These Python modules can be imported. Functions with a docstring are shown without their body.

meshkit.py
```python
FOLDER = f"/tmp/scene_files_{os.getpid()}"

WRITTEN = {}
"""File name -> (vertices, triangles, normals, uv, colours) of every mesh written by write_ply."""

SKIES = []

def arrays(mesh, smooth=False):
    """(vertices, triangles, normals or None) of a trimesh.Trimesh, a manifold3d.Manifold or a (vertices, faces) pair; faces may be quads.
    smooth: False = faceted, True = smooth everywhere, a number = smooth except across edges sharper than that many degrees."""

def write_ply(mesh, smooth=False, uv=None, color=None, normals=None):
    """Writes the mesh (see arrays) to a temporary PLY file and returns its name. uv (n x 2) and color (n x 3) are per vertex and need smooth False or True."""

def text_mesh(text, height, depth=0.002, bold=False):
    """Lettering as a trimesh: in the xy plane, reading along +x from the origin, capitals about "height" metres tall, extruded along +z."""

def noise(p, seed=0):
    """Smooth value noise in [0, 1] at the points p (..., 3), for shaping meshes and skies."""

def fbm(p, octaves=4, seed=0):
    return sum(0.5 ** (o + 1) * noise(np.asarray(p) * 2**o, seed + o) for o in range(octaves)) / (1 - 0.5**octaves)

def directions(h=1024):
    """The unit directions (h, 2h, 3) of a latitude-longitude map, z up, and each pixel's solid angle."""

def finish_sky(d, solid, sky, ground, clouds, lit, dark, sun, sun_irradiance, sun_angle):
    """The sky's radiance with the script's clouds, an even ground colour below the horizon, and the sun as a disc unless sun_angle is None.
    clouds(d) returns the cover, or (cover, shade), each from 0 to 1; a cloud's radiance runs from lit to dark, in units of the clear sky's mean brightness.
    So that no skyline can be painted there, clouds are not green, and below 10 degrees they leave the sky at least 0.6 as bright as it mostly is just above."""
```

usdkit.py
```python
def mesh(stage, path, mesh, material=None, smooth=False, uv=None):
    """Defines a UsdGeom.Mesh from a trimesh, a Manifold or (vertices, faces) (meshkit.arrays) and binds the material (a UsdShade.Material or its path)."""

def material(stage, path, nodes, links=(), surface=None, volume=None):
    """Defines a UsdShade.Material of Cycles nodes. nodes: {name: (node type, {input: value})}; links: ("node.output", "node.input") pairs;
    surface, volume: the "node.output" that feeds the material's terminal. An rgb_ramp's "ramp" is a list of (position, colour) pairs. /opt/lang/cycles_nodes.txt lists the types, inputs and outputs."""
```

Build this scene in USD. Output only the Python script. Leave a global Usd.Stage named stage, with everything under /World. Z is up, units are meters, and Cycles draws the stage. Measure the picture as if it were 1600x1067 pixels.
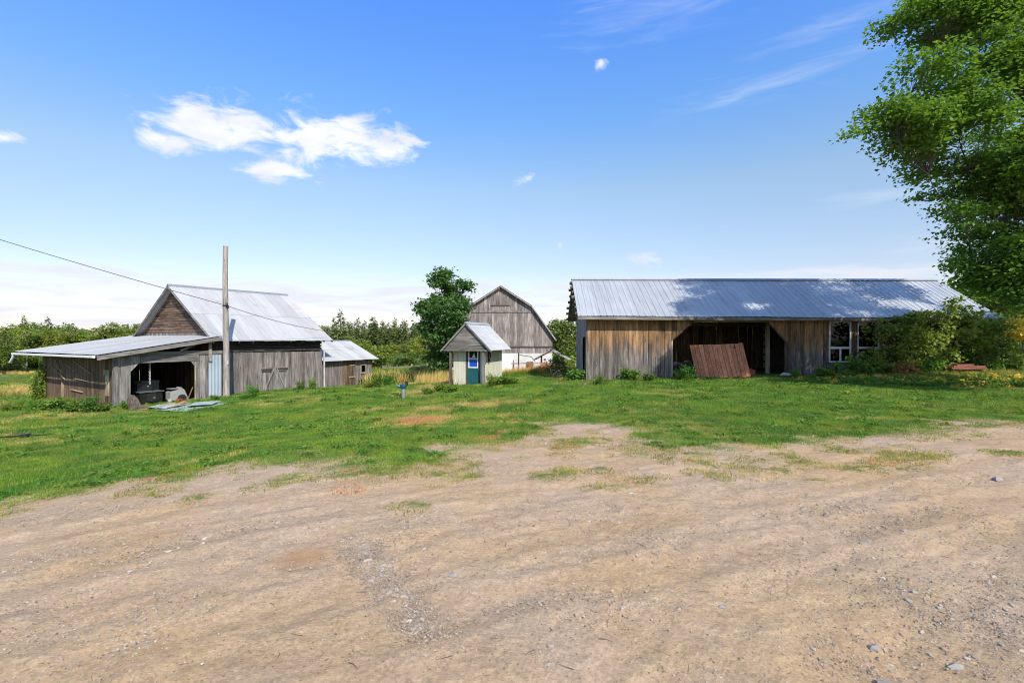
import math, random
import numpy as np
import trimesh
import usdkit, meshkit
from scipy.interpolate import RBFInterpolator
from scipy.spatial import cKDTree
from pxr import Usd, UsdGeom, UsdLux, UsdShade, Gf, Sdf, Vt

stage = Usd.Stage.CreateInMemory()
UsdGeom.SetStageUpAxis(stage, 'Z')
UsdGeom.SetStageMetersPerUnit(stage, 1.0)
world = UsdGeom.Xform.Define(stage, '/World')
stage.SetDefaultPrim(world.GetPrim())
UsdGeom.Scope.Define(stage, '/World/Looks')
T = Sdf.ValueTypeNames

# ------------------------------------------------------------------ camera, sky, sun, exposure
CAM_Z = 1.7
FPX, CX, HOR = 755.0, 800.0, 528.0          # focal length, centre and horizon of the 1600 px wide photograph
EXPOSURE = 0.7
SUN_AZ = math.radians(180 - 25)             # clockwise from +Y: behind the photographer, to the right
SUN_EL = math.radians(43)
SUN = np.array([math.sin(SUN_AZ) * math.cos(SUN_EL), math.cos(SUN_AZ) * math.cos(SUN_EL), math.sin(SUN_EL)])
SKY_STRENGTH = 0.15
SUN_STRENGTH = 1.02

cam = UsdGeom.Camera.Define(stage, '/World/camera')
cam.CreateHorizontalApertureAttr(36.0)
cam.CreateFocalLengthAttr(36.0 * FPX / 1600)
cam.CreateExposureAttr(EXPOSURE)
cam.CreateClippingRangeAttr(Gf.Vec2f(0.05, 20000))
cam.AddTranslateOp().Set(Gf.Vec3d(0, 0, CAM_Z))
cam.AddRotateXOp().Set(90.0 - 0.42)


def elps(px, py, rx, ry, tilt=0.0, weight=1.0):
    """A cloud's place on the sky as azimuth, elevation and half extents (radians)."""
    u, v = (px - CX) / FPX, (HOR - py) / FPX
    az, el = math.atan(u), math.atan(v / math.hypot(1, u))
    k = 1 / (1 + u * u)
    return az, el, rx / FPX * k, ry / FPX * math.sqrt(k), tilt, weight


CLOUDS = [(345, 200, 165, 56, 0), (525, 220, 170, 58, 6), (425, 268, 85, 24, 0), (275, 226, 110, 26, 0), (612, 234, 70, 34, 14),
          (5, 214, 70, 18, 0, .8), (935, 104, 24, 15, 0, .62), (875, 383, 13, 20, -20, .68), (1015, 404, 84, 22, -16, .62), (825, 280, 44, 13, 22, .58),
          (600, 283, 36, 11, 8, .6), (500, 287, 32, 11, 0, .62)]
WISPS = [(1030, 14, 210, 46, 5), (1310, 40, 270, 30, 7), (1210, 128, 260, 30, 6), (1470, 375, 150, 30, 5), (1360, 310, 160, 24, 0)]


def sky_material():
    n, l = {}, []
    n['tc'] = ('texture_coordinate', {})
    n['nrm'] = ('vector_math', {'math_type': 'normalize'})
    l.append(('tc.generated', 'nrm.vector1'))
    n['sep'] = ('separate_xyz', {}); l.append(('nrm.vector', 'sep.vector'))
    n['az'] = ('math', {'math_type': 'arctan2'}); l += [('sep.x', 'az.value1'), ('sep.y', 'az.value2')]
    n['el'] = ('math', {'math_type': 'arcsine'}); l.append(('sep.z', 'el.value1'))
    n['ae'] = ('combine_xyz', {}); l += [('az.value', 'ae.x'), ('el.value', 'ae.y')]
    n['sky'] = ('sky_texture', {'sky_type': 'single_scattering', 'sun_disc': False, 'sun_elevation': SUN_EL, 'sun_rotation': SUN_AZ,
                                'air_density': 1.0, 'aerosol_density': 0.6, 'ozone_density': 2.0})
    n['eg'] = ('map_range', {'from_min': 0.0, 'from_max': math.radians(60), 'to_min': 0.0, 'to_max': 1.0, 'clamp': True}); l.append(('el.value', 'eg.value'))
    n['er'] = ('rgb_ramp', {'ramp': [(0.0, (0.42, 0.37, 0.37)), (0.13, (0.43, 0.375, 0.37)), (0.28, (0.49, 0.475, 0.44)), (0.40, (0.36, 0.495, 0.60)), (0.57, (0.29, 0.50, 0.80)), (0.75, (0.42, 0.52, 0.66)), (1.0, (0.56, 0.54, 0.54))]}); l.append(('eg.result', 'er.fac'))
    n['grade'] = ('mix_color', {'blend_type': 'multiply', 'fac': 1.0}); l += [('sky.color', 'grade.a'), ('er.color', 'grade.b')]
    n['sat'] = ('hsv', {'saturation': 1.0, 'value': 1.76}); l.append(('grade.result', 'sat.color'))
    # cloud texture in azimuth / elevation
    n['cm'] = ('mapping', {'scale': (9.0, 20.0, 1.0)}); l.append(('ae.vector', 'cm.vector'))
    n['cn'] = ('noise_texture', {'scale': 1.5, 'detail': 8.0, 'roughness': 0.6, 'distortion': 0.5}); l.append(('cm.vector', 'cn.vector'))
    n['wm'] = ('mapping', {'scale': (5.0, 42.0, 1.0), 'rotation': (0, 0, -0.10)}); l.append(('ae.vector', 'wm.vector'))
    n['wn'] = ('noise_texture', {'scale': 1.0, 'detail': 8.0, 'roughness': 0.62, 'distortion': 0.6}); l.append(('wm.vector', 'wn.vector'))

    def bumps(specs, tag):
        last = None
        for i, s in enumerate(specs):
            az, el, ra, re, tilt, wt = elps(*s)
            a, b, c, d = (f'{tag}{k}{i}' for k in 'abcd')
            n[a] = ('vector_math', {'math_type': 'subtract', 'vector2': (az, el, 0)}); l.append(('ae.vector', f'{a}.vector1'))
            n[b] = ('mapping', {'mapping_type': 'texture', 'rotation': (0, 0, math.radians(tilt)), 'scale': (ra, re, 1)}); l.append((f'{a}.vector', f'{b}.vector'))
            n[c] = ('vector_math', {'math_type': 'length'}); l.append((f'{b}.vector', f'{c}.vector1'))
            n[d] = ('map_range', {'from_min': 0.0, 'from_max': 1.25, 'to_min': wt, 'to_max': 0.0, 'clamp': True}); l.append((f'{c}.value', f'{d}.value'))
            if last is None:
                last = f'{d}.result'
            else:
                m = f'{tag}m{i}'
                n[m] = ('math', {'math_type': 'maximum'}); l.extend([(last, f'{m}.value1'), (f'{d}.result', f'{m}.value2')])
                last = f'{m}.value'
        return last

    cb = bumps(CLOUDS, 'p')
    wb = bumps(WISPS, 'w')
    n['c1'] = ('math', {'math_type': 'multiply_add', 'value2': 0.62}); l += [(cb, 'c1.value1'), ('cn.fac', 'c1.value3')]
    n['c2'] = ('map_range', {'range_type': 'smoothstep', 'from_min': 0.74, 'from_max': 1.02, 'to_min': 0.0, 'to_max': 1.0, 'clamp': True}); l.append(('c1.value', 'c2.value'))
    n['w1'] = ('math', {'math_type': 'multiply_add', 'value2': 0.40}); l += [(wb, 'w1.value1'), ('wn.fac', 'w1.value3')]
    n['w2'] = ('map_range', {'range_type': 'smoothstep', 'from_min': 0.62, 'from_max': 1.10, 'to_min': 0.0, 'to_max': 0.24, 'clamp': True}); l.append(('w1.value', 'w2.value'))
    # the bank of cloud low on the horizon, all round
    n['b0'] = ('math', {'math_type': 'multiply_add', 'value2': -0.10}); l += [('wn.fac', 'b0.value1'), ('el.value', 'b0.value3')]
    n['b1'] = ('map_range', {'range_type': 'smoothstep', 'from_min': 0.045, 'from_max': 0.075, 'to_min': 0.9, 'to_max': 0.0, 'clamp': True}); l.append(('b0.value', 'b1.value'))
    n['bm'] = ('map_range', {'from_min': 0.36, 'from_max': 0.60, 'to_min': 0.25, 'to_max': 1.0, 'clamp': True}); l.append(('wn.fac', 'bm.value'))
    n['b2'] = ('math', {'math_type': 'multiply'}); l += [('b1.result', 'b2.value1'), ('bm.result', 'b2.value2')]
    n['m1'] = ('math', {'math_type': 'maximum'}); l += [('c2.result', 'm1.value1'), ('w2.result', 'm1.value2')]
    n['bank'] = ('mix_color', {'blend_type': 'mix', 'b': (3.5, 3.55, 3.97)}); l += [('sat.color', 'bank.a'), ('b2.value', 'bank.fac')]
    n['sn'] = ('noise_texture', {'scale': 0.55, 'detail': 4.0, 'roughness': 0.6}); l.append(('cm.vector', 'sn.vector'))
    n['sr'] = ('rgb_ramp', {'ramp': [(0.38, tuple(np.array(CLOUD_COLOR) * (0.80, 0.82, 0.86))), (0.55, CLOUD_COLOR)]}); l.append(('sn.fac', 'sr.fac'))
    n['col'] = ('mix_color', {'blend_type': 'mix'}); l += [('sr.color', 'col.b'), ('bank.result', 'col.a'), ('m1.value', 'col.fac')]
    n['bg'] = ('background_shader', {'strength': SKY_STRENGTH}); l.append(('col.result', 'bg.color'))
    return usdkit.material(stage, '/World/Looks/sky', n, l, surface='bg.background')


CLOUD_COLOR = (4.2, 4.3, 4.5)
dome = UsdLux.DomeLight.Define(stage, '/World/sky')
UsdShade.MaterialBindingAPI.Apply(dome.GetPrim()).Bind(sky_material())
dome.GetPrim().SetCustomDataByKey('kind', 'structure')
dome.GetPrim().SetCustomDataByKey('label', 'blue summer sky with white clouds low over the horizon')
dome.GetPrim().SetCustomDataByKey('category', 'sky')
sun = UsdLux.DistantLight.Define(stage, '/World/sun')
sun.CreateNormalizeAttr(True)
sun.CreateIntensityAttr(SUN_STRENGTH)
sun.CreateAngleAttr(0.53)
sun.CreateColorAttr(Gf.Vec3f(1.0, 0.94, 0.84))
sun.AddRotateZOp().Set(180 - math.degrees(SUN_AZ))
sun.AddRotateXOp().Set(90 - math.degrees(SUN_EL))

# ------------------------------------------------------------------ helpers
_used = set()


def unique(parent, name):
    path, k = f'{parent}/{name}', 0
    while path in _used:
        k += 1
        path = f'{parent}/{name}_{k:03d}'
    _used.add(path)
    return path


def say(prim, label=None, category=None, group=None, kind=None):
    for k, v in (('label', label), ('category', category), ('group', group), ('kind', kind)):
        if v:
            prim.SetCustomDataByKey(k, v)
    return prim


def thing(name, label, category, loc=(0, 0, 0), rotz=0.0, group=None, scale=None):
    path = unique('/World', name)
    x = UsdGeom.Xform.Define(stage, path)
    x.AddTranslateOp().Set(Gf.Vec3d(*map(float, loc)))
    x.AddRotateZOp().Set(math.degrees(rotz))
    if scale is not None:
        x.AddScaleOp().Set(Gf.Vec3f(*([scale] * 3 if np.ndim(scale) == 0 else scale)))
    say(x.GetPrim(), label, category, group)
    return path


def part(parent, name, mesh, mat, smooth=False, label=None, category=None, kind=None, group=None):
    path = unique(parent, name)
    m = usdkit.mesh(stage, path, mesh.get() if isinstance(mesh, MB) else mesh, mat, smooth)
    say(m.GetPrim(), label, category, group, kind)
    return path


def copy_of(src, name, label, category, loc, rotz=0.0, group=None, scale=1.0):
    path = unique('/World', name)
    x = UsdGeom.Xform.Define(stage, path)
    p = x.GetPrim()
    p.GetReferences().AddInternalReference(src)
    x.ClearXformOpOrder()
    x.AddTranslateOp(opSuffix='at').Set(Gf.Vec3d(*map(float, loc)))
    x.AddRotateZOp(opSuffix='at').Set(math.degrees(rotz))
    x.AddScaleOp(opSuffix='at').Set(Gf.Vec3f(*([scale] * 3 if np.ndim(scale) == 0 else scale)))
    p.SetInstanceable(True)
    say(p, label, category, group)
    return path


class MB:
    """Collects shapes into one mesh."""

    def __init__(self):
        self.v, self.f, self.n = [], [], 0

    def add(self, v, f):
        v, f = np.asarray(v, float), np.asarray(f, int)
        if f.shape[1] == 4:
            f = np.vstack([f[:, [0, 1, 2]], f[:, [0, 2, 3]]])
        self.v.append(v); self.f.append(f + self.n); self.n += len(v)
        return self

    def mesh(self, m):
        return self.add(m.vertices, m.faces)

    def box(self, x0, x1, y0, y1, z0, z1):
        v = [(x, y, z) for z in (z0, z1) for y in (y0, y1) for x in (x0, x1)]
        return self.add(v, [(0, 2, 3, 1), (4, 5, 7, 6), (0, 1, 5, 4), (2, 6, 7, 3), (0, 4, 6, 2), (1, 3, 7, 5)])

    def prism(self, pts, y0, y1):
        """Convex outline pts (x, z) between depths y0 and y1."""
        n = len(pts)
        v = [(x, y0, z) for x, z in pts] + [(x, y1, z) for x, z in pts]
        f = [(0, i, i + 1) for i in range(1, n - 1)] + [(n, n + i + 1, n + i) for i in range(1, n - 1)]
        for i in range(n):
            j = (i + 1) % n
            f += [(i, i + n, j + n), (i, j + n, j)]
        return self.add(v, f)

    def strip(self, xs, zt, zb, y0, y1):
        """A board with outline top zt(x), bottom zb(x) at the stations xs."""
        n = len(xs)
        v = [(x, y, z) for y in (y0, y1) for x, z in list(zip(xs, zb)) + list(zip(xs, zt))]
        q = []
        for i in range(n - 1):
            q += [(i, i + 1, n + i + 1, n + i), (2 * n + i, 3 * n + i, 3 * n + i + 1, 2 * n + i + 1),
                  (i, 2 * n + i, 2 * n + i + 1, i + 1), (n + i, n + i + 1, 3 * n + i + 1, 3 * n + i)]
        q += [(0, n, 3 * n, 2 * n), (n - 1, 3 * n - 1, 4 * n - 1, 2 * n - 1)]
        return self.add(v, q)

    def bar(self, a, b, w, h, up=(0, 0, 1)):
        """A square bar from a to b, w across and h along up."""
        a, b = np.asarray(a, float), np.asarray(b, float)
        d = b - a; d /= np.linalg.norm(d)
        s = np.cross(d, up)
        if np.linalg.norm(s) < 1e-6:
            s = np.cross(d, (1, 0, 0))
        s /= np.linalg.norm(s); t = np.cross(s, d)
        v = [p + i * s * w / 2 + j * t * h / 2 for p in (a, b) for i, j in ((-1, -1), (1, -1), (1, 1), (-1, 1))]
        return self.add(v, [(3, 2, 1, 0), (4, 5, 6, 7), (0, 1, 5, 4), (1, 2, 6, 5), (2, 3, 7, 6), (3, 0, 4, 7)])

    def tube(self, pts, r, sides=8, caps=True):
        pts = np.asarray(pts, float)
        r = np.broadcast_to(np.asarray(r, float), (len(pts),))
        t = np.gradient(pts, axis=0); t /= np.linalg.norm(t, axis=1, keepdims=True) + 1e-12
        ref = np.array([0.31, 0.2, 0.93]) if abs(t[0] @ np.array([0.31, 0.2, 0.93])) < 0.9 else np.array([1.0, 0.1, 0])
        a = np.cross(t, ref); a /= np.linalg.norm(a, axis=1, keepdims=True) + 1e-12
        b = np.cross(t, a)
        g = np.arange(sides) * 2 * math.pi / sides
        v = (pts[:, None] + r[:, None, None] * (np.cos(g)[None, :, None] * a[:, None] + np.sin(g)[None, :, None] * b[:, None])).reshape(-1, 3)
        q = [(i * sides + j, (i + 1) * sides + j, (i + 1) * sides + (j + 1) % sides, i * sides + (j + 1) % sides) for i in range(len(pts) - 1) for j in range(sides)]
        self.add(v, q)
        if caps:
            for k, c in ((0, pts[0]), (len(pts) - 1, pts[-1])):
                ring = v[k * sides:(k + 1) * sides]
                self.add(np.vstack([ring, c]), [(j, (j + 1) % sides, sides) if k == 0 else ((j + 1) % sides, j, sides) for j in range(sides)])
        return self

    def get(self):
        return np.vstack(self.v), np.vstack(self.f)

    def moved(self, fn):
        v, f = self.get()
        return fn(v), f


def yaxis(x):
    """Turns a wall laid out along x (depth y) into one along y whose outside faces -x at the given x."""
    return lambda v: np.stack([x + v[:, 1], v[:, 0], v[:, 2]], 1)


# ------------------------------------------------------------------ materials
def mat(name, nodes, links, surface='p.BSDF', **k):
    return usdkit.material(stage, f'/World/Looks/{name}', nodes, links, surface=surface, **k)


def plain(name, color, rough=0.6, metallic=0.0, var=0.12, scale=6.0, spec=0.4):
    """A paint or metal with mild uneven tone and dust."""
    c = np.array(color)
    return mat(name, {'tc': ('texture_coordinate', {}), 'n': ('noise_texture', {'scale': scale, 'detail': 6.0, 'roughness': 0.65}),
                      'r': ('rgb_ramp', {'ramp': [(0.25, tuple(c * (1 - 2 * var))), (0.5, tuple(c)), (0.8, tuple(np.minimum(c * (1 + var) + 0.01, 0.9)))]}),
                      'b': ('bump', {'strength': 0.15, 'distance': 0.004}),
                      'p': ('principled_bsdf', {'roughness': rough, 'metallic': metallic, 'specular_ior_level': spec})},
               [('tc.object', 'n.vector'), ('n.fac', 'r.fac'), ('r.color', 'p.base_color'), ('n.fac', 'b.height'), ('b.normal', 'p.normal')])


def wood(name, dark, mid, light, axis='z', low=None, low_z=(0.0, 1.0), rand=0.35, blotch=0.5, knots=True, stain=None):
    """Weathered sawn wood, grain along the axis; low = the (dark, mid, light) it weathers to below low_z."""
    s = {'x': (1.0, 26.0, 26.0), 'y': (26.0, 1.0, 26.0), 'z': (26.0, 26.0, 1.0)}[axis]
    n = {'tc': ('texture_coordinate', {}), 'oi': ('object_info', {}), 'sh': ('vector_math', {'math_type': 'multiply_add', 'vector1': (0, 0, 0), 'vector2': (13.0, 7.0, 31.0)}),
         'cr': ('combine_xyz', {}), 'm': ('mapping', {'scale': s}),
         'g': ('noise_texture', {'scale': 1.0, 'detail': 7.0, 'roughness': 0.68, 'distortion': 0.25}),
         'm2': ('mapping', {'scale': tuple(1.0 if k == 1.0 else 4.0 for k in s)}),
         'bl': ('noise_texture', {'scale': 1.1, 'detail': 4.0, 'roughness': 0.6}),
         'r': ('rgb_ramp', {'ramp': [(0.27, dark), (0.50, mid), (0.74, light)]}),
         'bm': ('map_range', {'from_min': 0.28, 'from_max': 0.72, 'to_min': 1 - blotch, 'to_max': 1 + 0.6 * blotch, 'clamp': True}),
         'rm': ('map_range', {'from_min': 0, 'from_max': 1, 'to_min': 1 - rand, 'to_max': 1 + rand, 'clamp': True}),
         'mv': ('math', {'math_type': 'multiply'}),
         'h': ('hsv', {}), 'b': ('bump', {'strength': 0.6, 'distance': 0.012}),
         'p': ('principled_bsdf', {'roughness': 0.85, 'specular_ior_level': 0.2})}
    l = [('oi.random', 'cr.x'), ('oi.random', 'cr.y'), ('oi.random', 'cr.z'), ('cr.vector', 'sh.vector1'), ('tc.object', 'sh.vector3'),
         ('sh.vector', 'm.vector'), ('m.vector', 'g.vector'), ('sh.vector', 'm2.vector'), ('m2.vector', 'bl.vector'), ('g.fac', 'r.fac'),
         ('bl.fac', 'bm.value'), ('oi.random', 'rm.value'), ('bm.result', 'mv.value1'), ('rm.result', 'mv.value2'), ('mv.value', 'h.value'),
         ('g.fac', 'b.height'), ('b.normal', 'p.normal')]
    out = 'r.color'
    if low:
        n['sep'] = ('separate_xyz', {}); l.append(('tc.object', 'sep.vector'))
        n['lo'] = ('rgb_ramp', {'ramp': [(0.27, low[0]), (0.50, low[1]), (0.74, low[2])]}); l.append(('g.fac', 'lo.fac'))
        n['za'] = ('math', {'math_type': 'multiply_add', 'value2': 2.2}); l += [('bl.fac', 'za.value1'), ('sep.z', 'za.value3')]
        n['zr'] = ('map_range', {'range_type': 'smoothstep', 'from_min': low_z[0] + 1.1, 'from_max': low_z[1] + 1.1, 'to_min': 1.0, 'to_max': 0.0, 'clamp': True}); l.append(('za.value', 'zr.value'))
        n['lm'] = ('mix_color', {'blend_type': 'mix'}); l += [('zr.result', 'lm.fac'), (out, 'lm.a'), ('lo.color', 'lm.b')]
        out = 'lm.result'
    l += [(out, 'h.color')]
    out = 'h.color'
    if knots:
        n['kv'] = ('mapping', {'scale': tuple(2.2 if k == 1.0 else 7.0 for k in s)}); l.append(('sh.vector', 'kv.vector'))
        n['k'] = ('voronoi_texture', {'scale': 1.0}); l.append(('kv.vector', 'k.vector'))
        n['kr'] = ('map_range', {'from_min': 0.10, 'from_max': 0.17, 'to_min': 0.75, 'to_max': 0.0, 'clamp': True}); l.append(('k.distance', 'kr.value'))
        n['km'] = ('mix_color', {'blend_type': 'mix', 'b': tuple(np.array(dark) * 0.6)}); l += [('kr.result', 'km.fac'), (out, 'km.a')]
        out = 'km.result'
    l.append((out, 'p.base_color'))
    return mat(name, n, l)


def metal_roof(name, color, rust=0.0, metallic=0.45, rough=0.42, streak='y', white=0.0):
    """Old ribbed sheet metal: tone per sheet, streaks down the slope, a little rust."""
    s = {'y': (9.0, 0.6, 0.6), 'x': (0.6, 9.0, 0.6)}[streak]
    c = np.array(color)
    return mat(name, {'tc': ('texture_coordinate', {}), 'oi': ('object_info', {}), 'm': ('mapping', {'scale': s}),
                      'g': ('noise_texture', {'scale': 1.0, 'detail': 6.0, 'roughness': 0.6}),
                      'b2': ('noise_texture', {'scale': 0.8, 'detail': 5.0, 'roughness': 0.6}),
                      'r': ('rgb_ramp', {'ramp': [(0.3, tuple(c * 0.82)), (0.55, tuple(c)), (0.8, tuple(np.minimum(c * 1.12, 0.9)))]}),
                      'rm': ('map_range', {'from_min': 0, 'from_max': 1, 'to_min': 0.88, 'to_max': 1.07}),
                      'h': ('hsv', {}),
                      'rr': ('map_range', {'from_min': 0.58, 'from_max': 0.74, 'to_min': 0.0, 'to_max': rust, 'clamp': True}),
                      'mx': ('mix_color', {'blend_type': 'mix', 'b': (0.22, 0.10, 0.05)}),
                      'ro': ('map_range', {'from_min': 0.2, 'from_max': 0.8, 'to_min': rough - 0.08, 'to_max': rough + 0.12}),
                      'bp': ('bump', {'strength': 0.25, 'distance': 0.006}),
                      'p': ('principled_bsdf', {'metallic': metallic, 'specular_ior_level': 0.4})},
               [('tc.object', 'm.vector'), ('m.vector', 'g.vector'), ('tc.object', 'b2.vector'), ('g.fac', 'r.fac'), ('oi.random', 'rm.value'), ('rm.result', 'h.value'),
                ('r.color', 'h.color'), ('b2.fac', 'rr.value'), ('h.color', 'mx.a'), ('rr.result', 'mx.fac'), ('mx.result', 'p.base_color'),
                ('b2.fac', 'ro.value'), ('ro.result', 'p.roughness'), ('b2.fac', 'bp.height'), ('bp.normal', 'p.normal')])


def leaf(name, color, var=0.35, trans=0.35, yellow=0.0, hue=0.03):
    """Leaves: tone varies leaf by leaf and clump by clump; some light passes through."""
    c = np.array(color)
    y = np.array([0.30, 0.24, 0.03])
    warm = c * np.array([1.3, 1.1, 0.8])
    return mat(name, {'g': ('geometry', {}), 'oi': ('object_info', {}), 'tc': ('texture_coordinate', {}), 'n': ('noise_texture', {'scale': 1.3, 'detail': 3.0}),
                      'wn': ('white_noise_texture', {'dimensions': '1D'}),
                      'a': ('math', {'math_type': 'multiply_add', 'value2': 0.5}),
                      'r': ('rgb_ramp', {'ramp': [(0.25, tuple(c * (1 - var))), (0.55, tuple(c)), (0.85, tuple(warm * (1 + var) * (1 - yellow) + y * yellow))]}),
                      'rm': ('map_range', {'from_min': 0, 'from_max': 1, 'to_min': 0.75, 'to_max': 1.25}),
                      'hm': ('map_range', {'from_min': 0, 'from_max': 1, 'to_min': 0.5 - hue, 'to_max': 0.5 + hue}),
                      'wr': ('white_noise_texture', {'dimensions': '1D'}),
                      'h': ('hsv', {}), 'p': ('principled_bsdf', {'roughness': 0.55, 'specular_ior_level': 0.3}),
                      't': ('translucent_bsdf', {}), 'tm': ('mix_color', {'blend_type': 'multiply', 'fac': 1.0, 'b': (1.5, 1.35, 0.6)}),
                      'mx': ('mix_closure', {'fac': trans})},
               [('tc.object', 'n.vector'), ('g.random_per_island', 'wn.w'), ('wn.value', 'a.value1'), ('n.fac', 'a.value3'), ('a.value', 'r.fac'),
                ('oi.random', 'rm.value'), ('oi.random', 'wr.w'), ('wr.value', 'hm.value'), ('rm.result', 'h.value'), ('hm.result', 'h.hue'), ('r.color', 'h.color'), ('h.color', 'p.base_color'),
                ('h.color', 'tm.a'), ('tm.result', 't.color'), ('p.BSDF', 'mx.closure1'), ('t.BSDF', 'mx.closure2')], surface='mx.closure')


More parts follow.
